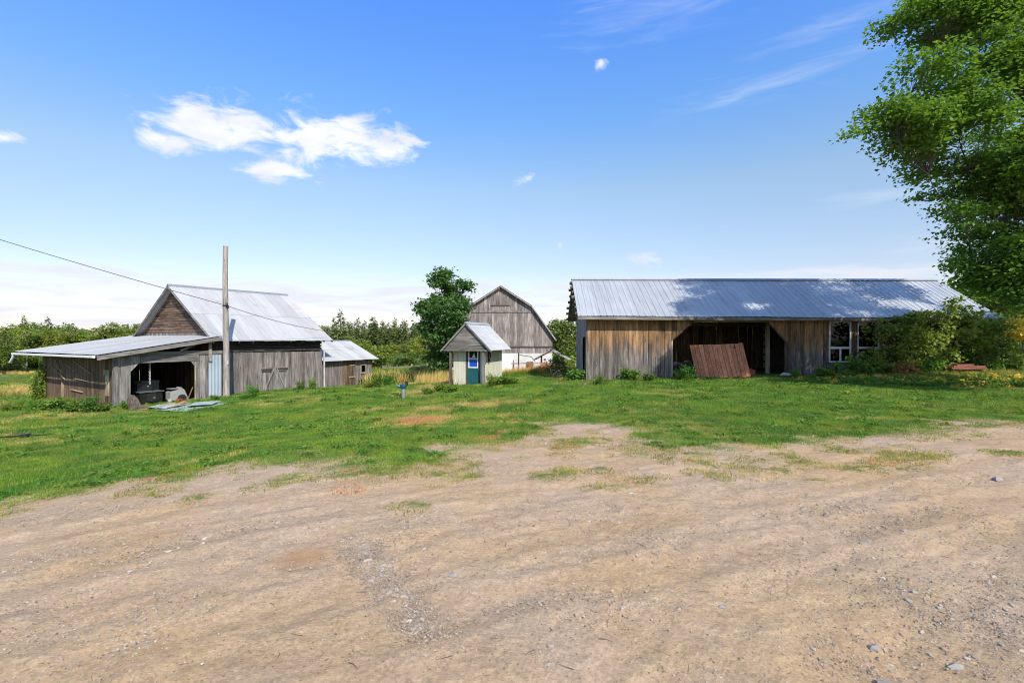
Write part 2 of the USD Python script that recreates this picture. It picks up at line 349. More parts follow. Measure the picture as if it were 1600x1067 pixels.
GREY = ((0.065, 0.057, 0.051), (0.21, 0.19, 0.17), (0.38, 0.355, 0.325))
BROWN = ((0.055, 0.029, 0.014), (0.21, 0.118, 0.056), (0.40, 0.25, 0.132))
M = {
    'shed_wood': wood('shed_wood', *BROWN, axis='z', low=((0.032, 0.028, 0.025), (0.112, 0.099, 0.087), (0.27, 0.24, 0.21)), low_z=(0.7, 1.8), rand=0.5),
    'grey_wood_z': wood('grey_wood_z', *GREY, axis='z'),
    'grey_wood_x': wood('grey_wood_x', *GREY, axis='x'),
    'grey_wood_y': wood('grey_wood_y', *GREY, axis='y'),
    'barn_wood': wood('barn_wood', (0.055, 0.046, 0.040), (0.165, 0.142, 0.125), (0.32, 0.285, 0.255), axis='z', rand=0.3),
    'gambrel_wood': wood('gambrel_wood', (0.080, 0.066, 0.058), (0.235, 0.198, 0.178), (0.42, 0.375, 0.34), axis='z', rand=0.3),
    'brown_wood_z': wood('brown_wood_z', (0.040, 0.024, 0.014), (0.125, 0.078, 0.048), (0.25, 0.175, 0.12), axis='z', rand=0.45),
    'brown_wood_y': wood('brown_wood_y', (0.040, 0.026, 0.018), (0.14, 0.088, 0.060), (0.30, 0.215, 0.16), axis='y', rand=0.5),
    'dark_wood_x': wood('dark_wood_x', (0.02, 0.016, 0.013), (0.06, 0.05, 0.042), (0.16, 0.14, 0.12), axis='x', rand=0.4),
    'log_wood': wood('log_wood', (0.06, 0.04, 0.025), (0.17, 0.125, 0.085), (0.30, 0.23, 0.16), axis='x', rand=0.3),
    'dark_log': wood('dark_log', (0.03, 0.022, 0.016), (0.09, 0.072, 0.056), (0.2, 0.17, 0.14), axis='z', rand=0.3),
    'red_wood': wood('red_wood', (0.19, 0.062, 0.030), (0.46, 0.175, 0.088), (0.60, 0.29, 0.155), axis='z', rand=0.22, blotch=0.3),
    'red_wood_x': wood('red_wood_x', (0.10, 0.035, 0.025), (0.24, 0.085, 0.06), (0.37, 0.17, 0.12), axis='x', rand=0.22, blotch=0.3),
    'pole_wood': wood('pole_wood', (0.13, 0.11, 0.09), (0.30, 0.265, 0.23), (0.48, 0.44, 0.40), axis='z', rand=0.0),
    'pale_wood': wood('pale_wood', (0.14, 0.10, 0.06), (0.32, 0.25, 0.17), (0.48, 0.40, 0.30), axis='z', rand=0.25),
    'shed_roof': metal_roof('shed_roof', (0.49, 0.505, 0.515), metallic=0.42, rough=0.42, rust=0.0),
    'barn_roof': metal_roof('barn_roof', (0.405, 0.40, 0.395), metallic=0.1, rough=0.5, rust=0.35),
    'lean_roof': metal_roof('lean_roof', (0.315, 0.325, 0.335), metallic=0.12, rough=0.45, streak='x'),
    'annex_roof': metal_roof('annex_roof', (0.43, 0.43, 0.42), metallic=0.1, rough=0.5, rust=0.6),
    'milk_roof': metal_roof('milk_roof', (0.33, 0.34, 0.35), metallic=0.15, rough=0.4),
    'blue_metal': metal_roof('blue_metal', (0.33, 0.385, 0.43), metallic=0.1, rough=0.5, streak='x'),
    'dark_trim': plain('dark_trim', (0.03, 0.03, 0.032), 0.6),
    'white_paint': plain('white_paint', (0.62, 0.62, 0.60), 0.5),
    'cream_paint': wood('cream_paint', (0.40, 0.385, 0.285), (0.52, 0.50, 0.38), (0.56, 0.545, 0.43), axis='z', low=((0.22, 0.19, 0.13), (0.40, 0.36, 0.26), (0.5, 0.47, 0.35)), low_z=(-1.25, -0.35), rand=0.07, blotch=0.10, knots=False),
    'stucco': plain('stucco', (0.52, 0.50, 0.475), 0.85, scale=2.0),
    'gutter': plain('gutter', (0.72, 0.71, 0.68), 0.5),
    'teal_paint': plain('teal_paint', (0.010, 0.075, 0.085), 0.45, scale=3.0),
    'blue_film': plain('blue_film', (0.008, 0.07, 0.38), 0.3, var=0.05),
    'iron': plain('iron', (0.025, 0.022, 0.02), 0.6, 0.3),
    'rust': plain('rust', (0.17, 0.075, 0.04), 0.85, 0.0, var=0.3, scale=9),
    'chrome': plain('chrome', (0.6, 0.6, 0.6), 0.25, 0.9, var=0.05),
    'black_enamel': plain('black_enamel', (0.012, 0.012, 0.013), 0.3),
    'rubber': plain('rubber', (0.02, 0.02, 0.021), 0.8),
    'off_white': plain('off_white', (0.42, 0.41, 0.38), 0.55, var=0.2),
    'machine_white': plain('machine_white', (0.27, 0.265, 0.245), 0.55, var=0.2),
    'teal_sheet': plain('teal_sheet', (0.31, 0.365, 0.325), 0.6, var=0.15, scale=3),
    'pump_blue': plain('pump_blue', (0.012, 0.075, 0.12), 0.45),
    'grey_metal': plain('grey_metal', (0.27, 0.29, 0.30), 0.5, 0.4),
    'concrete': plain('concrete', (0.40, 0.39, 0.36), 0.9, var=0.2),
    'stone': plain('stone', (0.235, 0.21, 0.185), 0.9, var=0.2, scale=12),
    'red_paint': plain('red_paint', (0.36, 0.06, 0.04), 0.6, var=0.2),
    'wire': plain('wire', (0.05, 0.05, 0.055), 0.6),
    'bark': wood('bark', (0.03, 0.024, 0.018), (0.085, 0.07, 0.055), (0.17, 0.15, 0.125), axis='z', rand=0.1, knots=False),
    'pale_bark': wood('pale_bark', (0.12, 0.10, 0.08), (0.3, 0.27, 0.23), (0.45, 0.42, 0.38), axis='z', rand=0.1, knots=False),
    'maple_leaf': leaf('maple_leaf', (0.098, 0.168, 0.036), trans=0.45),
    'dark_leaf': leaf('dark_leaf', (0.042, 0.090, 0.026), trans=0.3),
    'shrub_leaf': leaf('shrub_leaf', (0.105, 0.190, 0.042), trans=0.33),
    'weed_leaf': leaf('weed_leaf', (0.07, 0.145, 0.022), trans=0.35),
    'far_leaf': leaf('far_leaf', (0.088, 0.138, 0.034), trans=0.35, hue=0.03),
    'lime_leaf': leaf('lime_leaf', (0.122, 0.178, 0.032), trans=0.35, hue=0.02),
    'spruce_leaf': leaf('spruce_leaf', (0.070, 0.105, 0.038), trans=0.2, hue=0.02),
    'yellow_leaf': leaf('yellow_leaf', (0.36, 0.29, 0.05), trans=0.35, hue=0.02),
    'grass_green': leaf('grass_green', (0.076, 0.162, 0.021), trans=0.3, var=0.3, hue=0.02),
    'grass_mid': leaf('grass_mid', (0.122, 0.170, 0.030), trans=0.3, var=0.3, hue=0.02),
    'grass_lush': leaf('grass_lush', (0.058, 0.140, 0.023), trans=0.3, var=0.3, hue=0.02),
    'grass_lime': leaf('grass_lime', (0.118, 0.195, 0.024), trans=0.3, var=0.3, hue=0.02),
    'grass_gold': leaf('grass_gold', (0.36, 0.305, 0.13), trans=0.25, var=0.25, hue=0.01),
    'grass_dry': leaf('grass_dry', (0.27, 0.235, 0.092), trans=0.25, var=0.25, hue=0.01),
    'grass_straw': leaf('grass_straw', (0.30, 0.15, 0.06), trans=0.2, var=0.25, hue=0.01),
    'grass_rusty': leaf('grass_rusty', (0.40, 0.21, 0.08), trans=0.25, var=0.25, hue=0.01),
}
M['dark_glass'] = mat('dark_glass', {'t': ('transparent_bsdf', {'color': (0.55, 0.6, 0.6)}), 'g': ('glossy_bsdf', {'color': (1, 1, 1), 'roughness': 0.03}), 'f': ('fresnel', {'IOR': 1.28}), 'm': ('mix_closure', {})},
                      [('f.fac', 'm.fac'), ('t.BSDF', 'm.closure1'), ('g.BSDF', 'm.closure2')], surface='m.closure')

# ------------------------------------------------------------------ terrain
CTRL = []


def ctl(px, py, Y):
    CTRL.append((Y * (px - CX) / FPX, Y, CAM_Z - Y * (py - HOR) / FPX))


for a in [(918, 594, 22.4), (1290, 585, 22.6), (1100, 590, 22.4), (1500, 577, 23.5), (903, 582, 28.7), (710, 603, 25.9), (756, 600, 25.3), (783, 591, 27.8),
          (360, 617, 27.6), (500, 606, 33.0), (582, 602, 36.9), (178, 637, 22.9), (65, 630, 27.8), (353, 621, 25.5), (340, 622, 27), (863, 588, 43), (735, 590, 43),
          (640, 583, 52), (20, 626, 36), (20, 600, 55), (20, 584, 82), (100, 578, 100), (560, 578, 95), (880, 566, 65), (620, 592, 40),
          (0, 783, 6.0), (0, 690, 11), (0, 655, 16), (60, 640, 22), (400, 720, 7.0), (400, 662, 14), (800, 692, 8.0), (800, 642, 14.5), (640, 665, 12),
          (1060, 716, 6.8), (1200, 643, 11.5), (1200, 612, 16.5), (1600, 652, 10.4), (1600, 600, 17.5), (1580, 580, 23)]:
    ctl(*a)
CTRL += [(0, 0, 0), (3, 1, 0), (-3, 1, -0.02), (0, 3, 0), (3, 4, 0), (-3, 4, -0.04), (6, 5, 0.0), (8, 3, 0.03), (-6, 3, -0.15), (0, -8, 0.1), (12, -6, 0.2), (-12, -6, -0.2), (20, 6, 0.1), (-14, 4, -0.6),
         (28, 20, 0), (45, 30, -0.3), (60, 0, 0.4), (-60, 0, -3), (-45, 25, -3.2), (-70, 60, -4.6), (60, 70, -2.6), (0, 130, -5.5), (-120, 130, -5.5), (120, 130, -4.0), (0, -60, 0.5), (-60, -60, -2), (60, -60, 1)]
_c = np.array(CTRL)
_rbf = RBFInterpolator(_c[:, :2], _c[:, 2], kernel='thin_plate_spline', smoothing=0.6)


def base_z(x, y):
    x, y = np.broadcast_arrays(np.asarray(x, float), np.asarray(y, float))
    r = np.hypot(x, y - 20)
    k = np.clip((r - 110) / 90, 0, 1); k = k * k * (3 - 2 * k)
    s = np.minimum(1.0, 150 / np.maximum(r, 1e-6))
    z = _rbf(np.stack([(x * s).ravel(), (20 + (y - 20) * s).ravel()], 1)).reshape(x.shape)
    return z * (1 - k) - 5.0 * k


def gp(px, py):
    """The point of the ground seen at a pixel of the photograph."""
    z = -0.5
    for _ in range(60):
        Y = min(FPX * (CAM_Z - z) / (py - HOR), 300)
        z = 0.5 * z + 0.5 * float(base_z(Y * (px - CX) / FPX, Y))
    X = Y * (px - CX) / FPX
    return np.array([X, Y, gz(X, Y) if _ready else z])


_ready = False


def wp(px, py, Y):
    """The point at distance Y along a pixel's ray."""
    return np.array([Y * (px - CX) / FPX, Y, CAM_Z + Y * (HOR - py) / FPX])


def gz(x, y):
    return float(ground_z(np.array([float(x)]), np.array([float(y)]))[0][0]) if _ready else float(base_z(x, y))


dirt_px = [(-60, 800), (0, 783), (60, 781), (130, 770), (200, 755), (300, 750), (360, 735), (430, 724), (480, 717), (540, 724), (640, 737), (700, 722), (745, 712), (780, 695), (810, 690),
           (850, 666), (880, 662), (950, 664), (968, 676), (1000, 692), (1050, 712), (1100, 706), (1180, 700), (1280, 690), (1380, 676), (1480, 672), (1600, 657), (1700, 652)]
_edge = np.array([gp(*p)[:2] for p in dirt_px])
_poly = np.vstack([[-30, _edge[0, 1] - 1.5], _edge, [40, _edge[-1, 1] + 3], [40, -80], [-30, -80]])


def signed(x, y):
    """Distance to the edge of the bare yard: positive on the grass."""
    p = np.stack([x.ravel(), y.ravel()], 1)
    d = np.full(len(p), 1e9); inside = np.zeros(len(p), bool)
    for a, b in zip(_poly, np.roll(_poly, -1, axis=0)):
        e = b - a
        t = np.clip(((p - a) @ e) / (e @ e), 0, 1)
        d = np.minimum(d, np.hypot(*(p - a - t[:, None] * e).T))
        c = (a[1] > p[:, 1]) != (b[1] > p[:, 1])
        with np.errstate(divide='ignore', invalid='ignore'):
            inside ^= c & (p[:, 0] < e[0] * (p[:, 1] - a[1]) / (e[1] if e[1] else 1e-9) + a[0])
    return np.where(inside, -d, d).reshape(x.shape)


_spot = {}


def spots(x, y, specs):
    out = np.zeros_like(x)
    for px, py, rx, ry, s in specs:
        if (px, py, rx, ry) not in _spot:
            c = gp(px, py)
            _spot[px, py, rx, ry] = c, rx / FPX * c[1], (gp(px, py - ry)[1] - gp(px, py + ry)[1]) / 2
        c, ax, ay = _spot[px, py, rx, ry]
        d = np.hypot((x - c[0]) / ax, (y - c[1]) / ay)
        out = np.maximum(out, s * np.clip(1.35 - d, 0, 1))
    return out


ISLANDS = [(1405, 712, 70, 12, 0.9), (1370, 728, 70, 8, 0.8), (1330, 703, 50, 8, .7), (1118, 732, 34, 12, 0.75), (1240, 715, 40, 12, 0.55), (1210, 732, 45, 14, 0.45), (1280, 750, 30, 5, 0.5), (860, 738, 40, 8, 0.75), (935, 732, 20, 6, 0.65),
           (650, 788, 40, 7, 0.6), (600, 732, 60, 10, 0.9), (690, 740, 30, 10, 0.8), (740, 742, 22, 6, 0.8), (735, 725, 45, 10, 0.6), (900, 690, 45, 8, 0.75), (1000, 745, 50, 6, .45), (950, 758, 20, 5, .6), (1040, 770, 22, 5, 0.6), (840, 705, 50, 10, 0.35), (440, 745, 60, 7, .5), (380, 762, 30, 5, 0.6), (310, 775, 25, 4, .5), (560, 740, 50, 6, .5), (1575, 708, 30, 5, .6), (980, 700, 60, 10, .3)]
BARE = [(655, 659, 52, 8, 0.85), (905, 667, 42, 6, 0.9), (690, 697, 28, 6, 0.8), (785, 676, 22, 12, 0.7), (540, 685, 18, 3, 0.8), (165, 737, 30, 5, 0.8), (300, 720, 30, 4, .6), (330, 742, 40, 4, .7), (960, 672, 18, 14, 0.8), (1350, 655, 40, 3, .5), (1500, 660, 60, 4, .6), (820, 700, 25, 8, .6), (475, 730, 40, 6, .5)]
DRY = [(110, 662, 170, 16, 0.6), (560, 640, 120, 6, .45), (740, 634, 110, 5, 0.8), (790, 630, 50, 4, 0.8), (640, 600, 55, 10, 1.0), (690, 598, 40, 12, 1), (25, 612, 60, 16, 1.0), (70, 655, 110, 12, 0.75), (430, 628, 55, 9, 0.7), (40, 690, 60, 6, .6), (225, 670, 70, 7, 0.65), (300, 720, 60, 5, .6), (1500, 600, 120, 8, 0.7), (1350, 655, 90, 5, 0.55), (1290, 597, 60, 5, .5), (480, 622, 40, 4, .4), (840, 580, 60, 10, .5), (1130, 700, 120, 8, .4), (650, 660, 75, 13, 0.9)]
STRAW = [(655, 659, 50, 8, 1.0), (715, 727, 25, 6, 0.6), (280, 742, 40, 4, .6), (480, 870, 60, 22, 0.8), (215, 835, 60, 15, .4), (1560, 695, 40, 8, .6), (780, 676, 20, 12, .5)]


def masks(x, y):
    p = np.stack([x, y, np.zeros_like(x)], -1)
    nz = meshkit.fbm(p * 1.6, 4, 3) - 0.5
    nf = meshkit.fbm(p * 6.0, 3, 5) - 0.5
    s = signed(x, y)
    g = np.clip(0.5 + (s + nz * 2.3 + nf * 1.7) / 1.5, 0, 1)
    g = np.maximum(g, np.clip(spots(x, y, ISLANDS) * 1.5 + nf * 3.2 + nz * 0.9 - 0.22, 0, 1) * (spots(x, y, ISLANDS) > 0) * (s < 1))
    g = g * (1 - np.clip(spots(x, y, BARE) * 1.5 + nf * 2.0 - 0.35, 0, 1))
    d = np.clip(spots(x, y, DRY) + (meshkit.fbm(p * 0.35, 4, 9) - 0.5) * 2.2 + nf * 0.7 - 0.08, 0, 1)
    d = np.maximum(d, np.clip((y - 30) / 30, 0, 0.5) * np.clip(nz * 4 + .5, 0, 1))
    w = np.clip(spots(x, y, STRAW) * 1.2 + nf * 1.2 - 0.2, 0, 1)
    return g, d, w, s


TRK = math.radians(33)


def lanes(x, y):
    """0 on the smooth wheel lanes, 1 on the stony ridges between them."""
    u = x * math.cos(TRK) + y * math.sin(TRK)
    v = -x * math.sin(TRK) + y * math.cos(TRK) + 0.04 * u * u * 0.25
    p = np.stack([u * 0.22, v * 0.9, np.zeros_like(u)], -1)
    return np.clip((meshkit.fbm(p, 3, 21) - 0.36) * 3.6, 0, 1), u, v


TRACKS = [[(300, 1000), (560, 905), (800, 845), (1060, 803), (1350, 748), (1600, 706)], [(300, 1067), (700, 950), (1000, 895), (1300, 830), (1600, 770)], [(0, 925), (250, 850), (480, 803), (700, 772), (950, 752), (1150, 745)],
          [(1180, 800), (1090, 750), (1010, 705), (950, 678), (900, 668)], [(1500, 725), (1280, 745), (1120, 722), (1040, 716)], [(0, 850), (300, 790), (560, 748), (760, 735)]]


def _track_tree():
    pts, along, off = [], [], 0.0
    for t in TRACKS:
        q = np.array([gp(*p)[:2] for p in t])
        for a, b in zip(q[:-1], q[1:]):
            n_ = max(2, int(np.hypot(*(b - a)) / 0.03))
            u = np.linspace(0, 1, n_, endpoint=False)[:, None]
            pts.append(a + (b - a) * u); along.append(off + u[:, 0] * np.hypot(*(b - a))); off += np.hypot(*(b - a))
    return cKDTree(np.vstack(pts)), np.concatenate(along)


_tracks = None


def ground_z(x, y):
    g, d, w, s = masks(x, y)
    z = base_z(x, y)
    ln, u, v = lanes(x, y)
    p = np.stack([x, y, np.zeros_like(x)], -1)
    dt, ti = _tracks[0].query(np.stack([x.ravel() + 0.12 * (meshkit.noise(p * 1.7, 8).ravel() - 0.5), y.ravel()], 1), distance_upper_bound=0.8)
    al = _tracks[1][np.minimum(ti, len(_tracks[1]) - 1)].reshape(x.shape)
    dt = np.minimum(dt, 9.0).reshape(x.shape)
    ln = ln * np.clip((dt - 0.10) / 0.2, 0, 1) + 0.7 * np.exp(-((dt - 0.36) / 0.10) ** 2) * np.clip(meshkit.fbm(p * 2.1, 2, 14) * 2.4 - 0.8, 0, 1)
    q = np.stack([u * 0.7, v * 2.6, np.zeros_like(u)], -1)
    bare = np.clip(1 - g, 0, 1) * np.clip(-s + 0.8, 0, 1)
    z = z + bare * ((meshkit.fbm(q, 4, 31) - 0.5) * 0.075 + (meshkit.fbm(p * 9, 3, 33) - 0.5) * 0.030 * (0.3 + ln))
    groove = np.exp(-(dt / 0.15) ** 2)
    z = z + bare * (-0.011 * groove + 0.009 * np.exp(-((dt - 0.27) / 0.06) ** 2) * (0.4 + meshkit.fbm(p * 3.0, 2, 15)))
    z = z + bare * 0.006 * groove * np.sign(np.sin(al * 2 * math.pi / 0.16 + dt * 9)) * np.clip(meshkit.fbm(p * 1.1, 2, 16) * 3 - 1.1, 0, 1)
    z = z + g * (meshkit.fbm(p * 0.8, 3, 41) - 0.5) * 0.10 - bare * 0.02
    return z, g, d, w, ln


def axis(lo, hi, step, far_lo, far_hi, grow):
    mid = list(np.arange(lo, hi, step))
    a, s = [lo], step
    while a[-1] > far_lo:
        s *= grow; a.append(a[-1] - s)
    b, s = [mid[-1]], step
    while b[-1] < far_hi:
        s *= grow; b.append(b[-1] + s)
    return np.array(a[:0:-1] + mid + b[1:])


for _l in (ISLANDS, BARE, DRY, STRAW):
    spots(np.zeros(1), np.zeros(1), _l)
_tracks = _track_tree()
_ready = True
gx = axis(-8.5, 12.0, 0.06, -2500, 2500, 1.085)
gy = axis(1.6, 12.0, 0.05, -900, 3500, 1.045)
GX, GY = np.meshgrid(gx, gy)
GZ, GG, GD, GW, GL = ground_z(GX, GY)
nx, ny = len(gx), len(gy)
idx = np.arange(nx * ny).reshape(ny, nx)
gf = np.stack([idx[:-1, :-1], idx[:-1, 1:], idx[1:, 1:], idx[1:, :-1]], -1).reshape(-1, 4)
ground_mat = mat('ground', {
    'ag': ('attribute', {'attribute': 'grass'}), 'ad': ('attribute', {'attribute': 'dry'}), 'aw': ('attribute', {'attribute': 'straw'}), 'al': ('attribute', {'attribute': 'lane'}),
    'g': ('geometry', {}),
    'n1': ('noise_texture', {'scale': 1.3, 'detail': 6.0, 'roughness': 0.65}), 'n2': ('noise_texture', {'scale': 42.0, 'detail': 5.0, 'roughness': 0.8}),
    'v1': ('voronoi_texture', {'scale': 55.0}), 'v2': ('voronoi_texture', {'scale': 100.0}),
    'mm': ('mapping', {'rotation': (0, 0, -TRK), 'scale': (0.5, 3.2, 1.0)}), 'n3': ('noise_texture', {'scale': 1.6, 'detail': 6.0, 'roughness': 0.6}),
    'dr': ('rgb_ramp', {'ramp': [(0.30, (0.285, 0.188, 0.104)), (0.5, (0.372, 0.256, 0.145)), (0.72, (0.44, 0.312, 0.180))]}),
    'dg': ('rgb_ramp', {'ramp': [(0.30, (0.285, 0.203, 0.136)), (0.5, (0.365, 0.266, 0.180)), (0.72, (0.425, 0.324, 0.226))]}), 'dm': ('mix_color', {'blend_type': 'mix'}), 'n4': ('noise_texture', {'scale': 0.55, 'detail': 5.0, 'roughness': 0.62}), 'dmr': ('map_range', {'from_min': 0.40, 'from_max': 0.60, 'to_min': 0.0, 'to_max': 1.0, 'clamp': True}),
    'n5': ('noise_texture', {'scale': 11.0, 'detail': 9.0, 'roughness': 0.78}), 'cr': ('map_range', {'from_min': 0.36, 'from_max': 0.64, 'to_min': 0.84, 'to_max': 1.16, 'clamp': True}), 'crm': ('math', {'math_type': 'multiply'}),
    'v3': ('voronoi_texture', {'scale': 19.0}), 'sk': ('map_range', {'from_min': 0.10, 'from_max': 0.16, 'to_min': 0.5, 'to_max': 0.0, 'clamp': True}), 'skm': ('mix_color', {'blend_type': 'mix', 'b': (0.085, 0.06, 0.04)}),
    'bg5': ('math', {'math_type': 'multiply'}), 'gate': ('map_range', {'from_min': 0.42, 'from_max': 0.60, 'to_min': 0.25, 'to_max': 1.5, 'clamp': True}),
    'mixn': ('math', {'math_type': 'multiply_add', 'value2': 0.78, 'value3': 0.0}), 'mixm': ('math', {'math_type': 'multiply_add', 'value2': 0.22}),
    'fr': ('map_range', {'from_min': 0.3, 'from_max': 0.7, 'to_min': 0.68, 'to_max': 1.30, 'clamp': True}),
    'dh': ('hsv', {}),
    'pr': ('rgb_ramp', {'ramp': [(0.0, (0.22, 0.165, 0.12)), (0.5, (0.36, 0.29, 0.22)), (1.0, (0.48, 0.42, 0.35))]}),
    'pe': ('map_range', {'from_min': 0.25, 'from_max': 0.5, 'to_min': 0.9, 'to_max': 0.0, 'clamp': True}),
    'pg': ('math', {'math_type': 'multiply'}), 'pn': ('map_range', {'from_min': 0.40, 'from_max': 0.55, 'to_min': 0.25, 'to_max': 1.0, 'clamp': True}), 'pg2': ('math', {'math_type': 'multiply'}),
    'px': ('mix_color', {'blend_type': 'mix'}),
    'sx': ('mix_color', {'blend_type': 'mix', 'b': (0.27, 0.15, 0.075)}), 'sf': ('math', {'math_type': 'multiply', 'value2': 0.7}),
    'gr': ('rgb_ramp', {'ramp': [(0.3, (0.032, 0.072, 0.011)), (0.55, (0.055, 0.12, 0.018)), (0.8, (0.09, 0.15, 0.03))]}),
    'gd': ('rgb_ramp', {'ramp': [(0.3, (0.15, 0.13, 0.05)), (0.7, (0.28, 0.245, 0.095))]}),
    'gm': ('mix_color', {'blend_type': 'mix'}), 'fin': ('mix_color', {'blend_type': 'mix'}),
    'gs': ('map_range', {'range_type': 'smoothstep', 'from_min': 0.62, 'from_max': 1.06, 'to_min': 0, 'to_max': 1, 'clamp': True}), 'gn': ('math', {'math_type': 'multiply_add', 'value2': 0.5}), 'gn2': ('math', {'math_type': 'subtract', 'value2': 0.25}),
    'bh': ('math', {'math_type': 'multiply_add', 'value2': -0.55}), 'bh2': ('math', {'math_type': 'multiply_add', 'value2': -0.2}),
    'b': ('bump', {'strength': 0.9, 'distance': 0.022}),
    'p': ('principled_bsdf', {'roughness': 0.95, 'specular_ior_level': 0.15})},
    [(f'g.position', f'{k}.vector') for k in ('n1', 'n2', 'v1', 'v2', 'mm', 'n4', 'n5', 'v3')] + [('mm.vector', 'n3.vector'),
     ('n1.fac', 'mixn.value1'), ('n3.fac', 'mixm.value1'), ('mixn.value', 'mixm.value3'), ('mixm.value', 'dr.fac'), ('mixm.value', 'dg.fac'), ('n4.fac', 'dmr.value'), ('dmr.result', 'dm.fac'), ('dr.color', 'dm.a'), ('dg.color', 'dm.b'), ('v3.distance', 'sk.value'), ('sk.result', 'skm.fac'), ('dm.result', 'skm.a'), ('skm.result', 'dh.color'), ('n2.fac', 'fr.value'), ('n5.fac', 'cr.value'), ('fr.result', 'crm.value1'), ('cr.result', 'crm.value2'), ('crm.value', 'dh.value'),
     ('v1.color', 'pr.fac'), ('v1.distance', 'pe.value'), ('pe.result', 'pg.value1'), ('al.fac', 'pg.value2'), ('n2.fac', 'pn.value'), ('pg.value', 'pg2.value1'), ('pn.result', 'pg2.value2'), ('dh.color', 'px.a'), ('pr.color', 'px.b'), ('pg2.value', 'px.fac'),
     ('aw.fac', 'sf.value1'), ('px.result', 'sx.a'), ('sf.value', 'sx.fac'),
     ('n2.fac', 'gr.fac'), ('n2.fac', 'gd.fac'), ('gr.color', 'gm.a'), ('gd.color', 'gm.b'), ('ad.fac', 'gm.fac'),
     ('n2.fac', 'gn.value1'), ('ag.fac', 'gn.value3'), ('gn.value', 'gn2.value1'), ('gn2.value', 'gs.value'), ('gs.result', 'fin.fac'), ('sx.result', 'fin.a'), ('gm.result', 'fin.b'), ('fin.result', 'p.base_color'),
     ('v1.distance', 'bh.value1'), ('n2.fac', 'bh.value3'), ('v2.distance', 'bh2.value1'), ('bh.value', 'bh2.value3'), ('n5.fac', 'bg5.value1'), ('n1.fac', 'gate.value'), ('gate.result', 'bg5.value2'), ('bg5.value', 'b.height'), ('b.normal', 'p.normal')])
gpath = part('/World', 'ground', (np.stack([GX.ravel(), GY.ravel(), GZ.ravel()], 1), gf), ground_mat, smooth=True, kind='structure',
             label='sloping ground with a bare gravel yard in front and lawn beyond', category='ground')
gm = UsdGeom.PrimvarsAPI(stage.GetPrimAtPath(gpath))
for nm, arr in (('grass', GG), ('dry', GD), ('straw', GW), ('lane', GL)):
    gm.CreatePrimvar(nm, T.FloatArray, 'vertex').Set(Vt.FloatArray.FromNumpy(arr.ravel().astype(np.float32)))

#BUILDINGS
# ------------------------------------------------------------------ walls and roofs of boards and sheets
def wall(parent, x0, x1, zt, zb, y, mt, width=0.24, th=0.025, rng=None, gap=(0.003, 0.012), breaks=(), fn=None, name='board', ragged=0.02, top_jit=0.0, skip=()):
    """Upright boards, each a part, from zb(x) to zt(x); breaks are stations where an outline bends."""
    zt = zt if callable(zt) else (lambda x, c=zt: c)
    zb = zb if callable(zb) else (lambda x, c=zb: c)
    x, k = x0, 0
    while x < x1 - 0.03:
        w = width * rng.uniform(0.78, 1.22)
        b = min(x + w, x1)
        if x1 - b < 0.07:
            b = x1
        g = rng.uniform(*gap)
        xs = [x] + [q for q in breaks if x + 1e-3 < q < b - g - 1e-3] + [b - g]
        dy, dz, dt = rng.uniform(-0.006, 0.006), rng.uniform(-ragged, ragged), rng.uniform(-top_jit, top_jit)
        ln = rng.uniform(-0.006, 0.006)
        tops, bots = [zt(q) + dt for q in xs], [zb(q) + dz for q in xs]
        if min(t - u for t, u in zip(tops, bots)) > -0.2 and max(t - u for t, u in zip(tops, bots)) > 0.05 and k not in skip:
            tops = [max(t, u + 0.01) for t, u in zip(tops, bots)]
            m = MB().strip(xs, tops, bots, y + dy, y + dy + th)
            v, f = m.get()
            v[:, 0] += ln * (v[:, 2] - v[:, 2].mean()) * 0.5
            if fn:
                v = fn(v)
            part(parent, name, (v, f), mt)
        x, k = b, k + 1


def sheet(parent, origin, along, down, width, length, period, height, mt, name='roof_sheet', fn=None, kind='rib', sub=1, rng=None, lift=0.0):
    """A ribbed or corrugated roof sheet: along = unit vector across the ribs, down = unit vector down the slope."""
    o, a, d = (np.asarray(q, float) for q in (origin, along, down))
    n = np.cross(a, d); n = n if n[2] > 0 else -n
    if kind == 'rib':
        st = []
        k = int(round(width / period))
        for i in range(k):
            c = (i + 0.5) * period
            st += [(i * period, 0), (c - 0.022, 0), (c - 0.010, height), (c + 0.010, height), (c + 0.022, 0)]
        st.append((width, 0))
    else:
        k = max(2, int(round(width / period)))
        st = [(width * i / (4 * k), height * (0, 0.5, 1, 0.5)[i % 4]) for i in range(4 * k + 1)]
    rows = sub + 1
    v = []
    for t in range(rows):
        for s, h in st:
            w = 0.0 if rng is None else rng.uniform(-0.006, 0.006)
            v.append(o + a * s + d * (length * t / sub) + n * (h + lift + w * (0 < t < sub)))
    m = len(st)
    v = np.array(v)
    f = [(t * m + i, t * m + i + 1, (t + 1) * m + i + 1, (t + 1) * m + i) for t in range(rows - 1) for i in range(m - 1)]
    top = MB().add(v, f).get()
    u = v - n * 0.012
    mb = MB().add(*top).add(u, [q[::-1] for q in f])
    rim = [(i, i + 1) for i in range(m - 1)] + [((rows - 1) * m + i, (rows - 1) * m + i + 1) for i in range(m - 1)] + [(t * m, (t + 1) * m) for t in range(rows - 1)] + [(t * m + m - 1, (t + 1) * m + m - 1) for t in range(rows - 1)]
    N = len(v)
    vv = np.vstack([v, u])
    mb.add(vv, [(i, j, N + j, N + i) for i, j in rim])
    return part(parent, name, mb, mt)


R = random.Random(7)
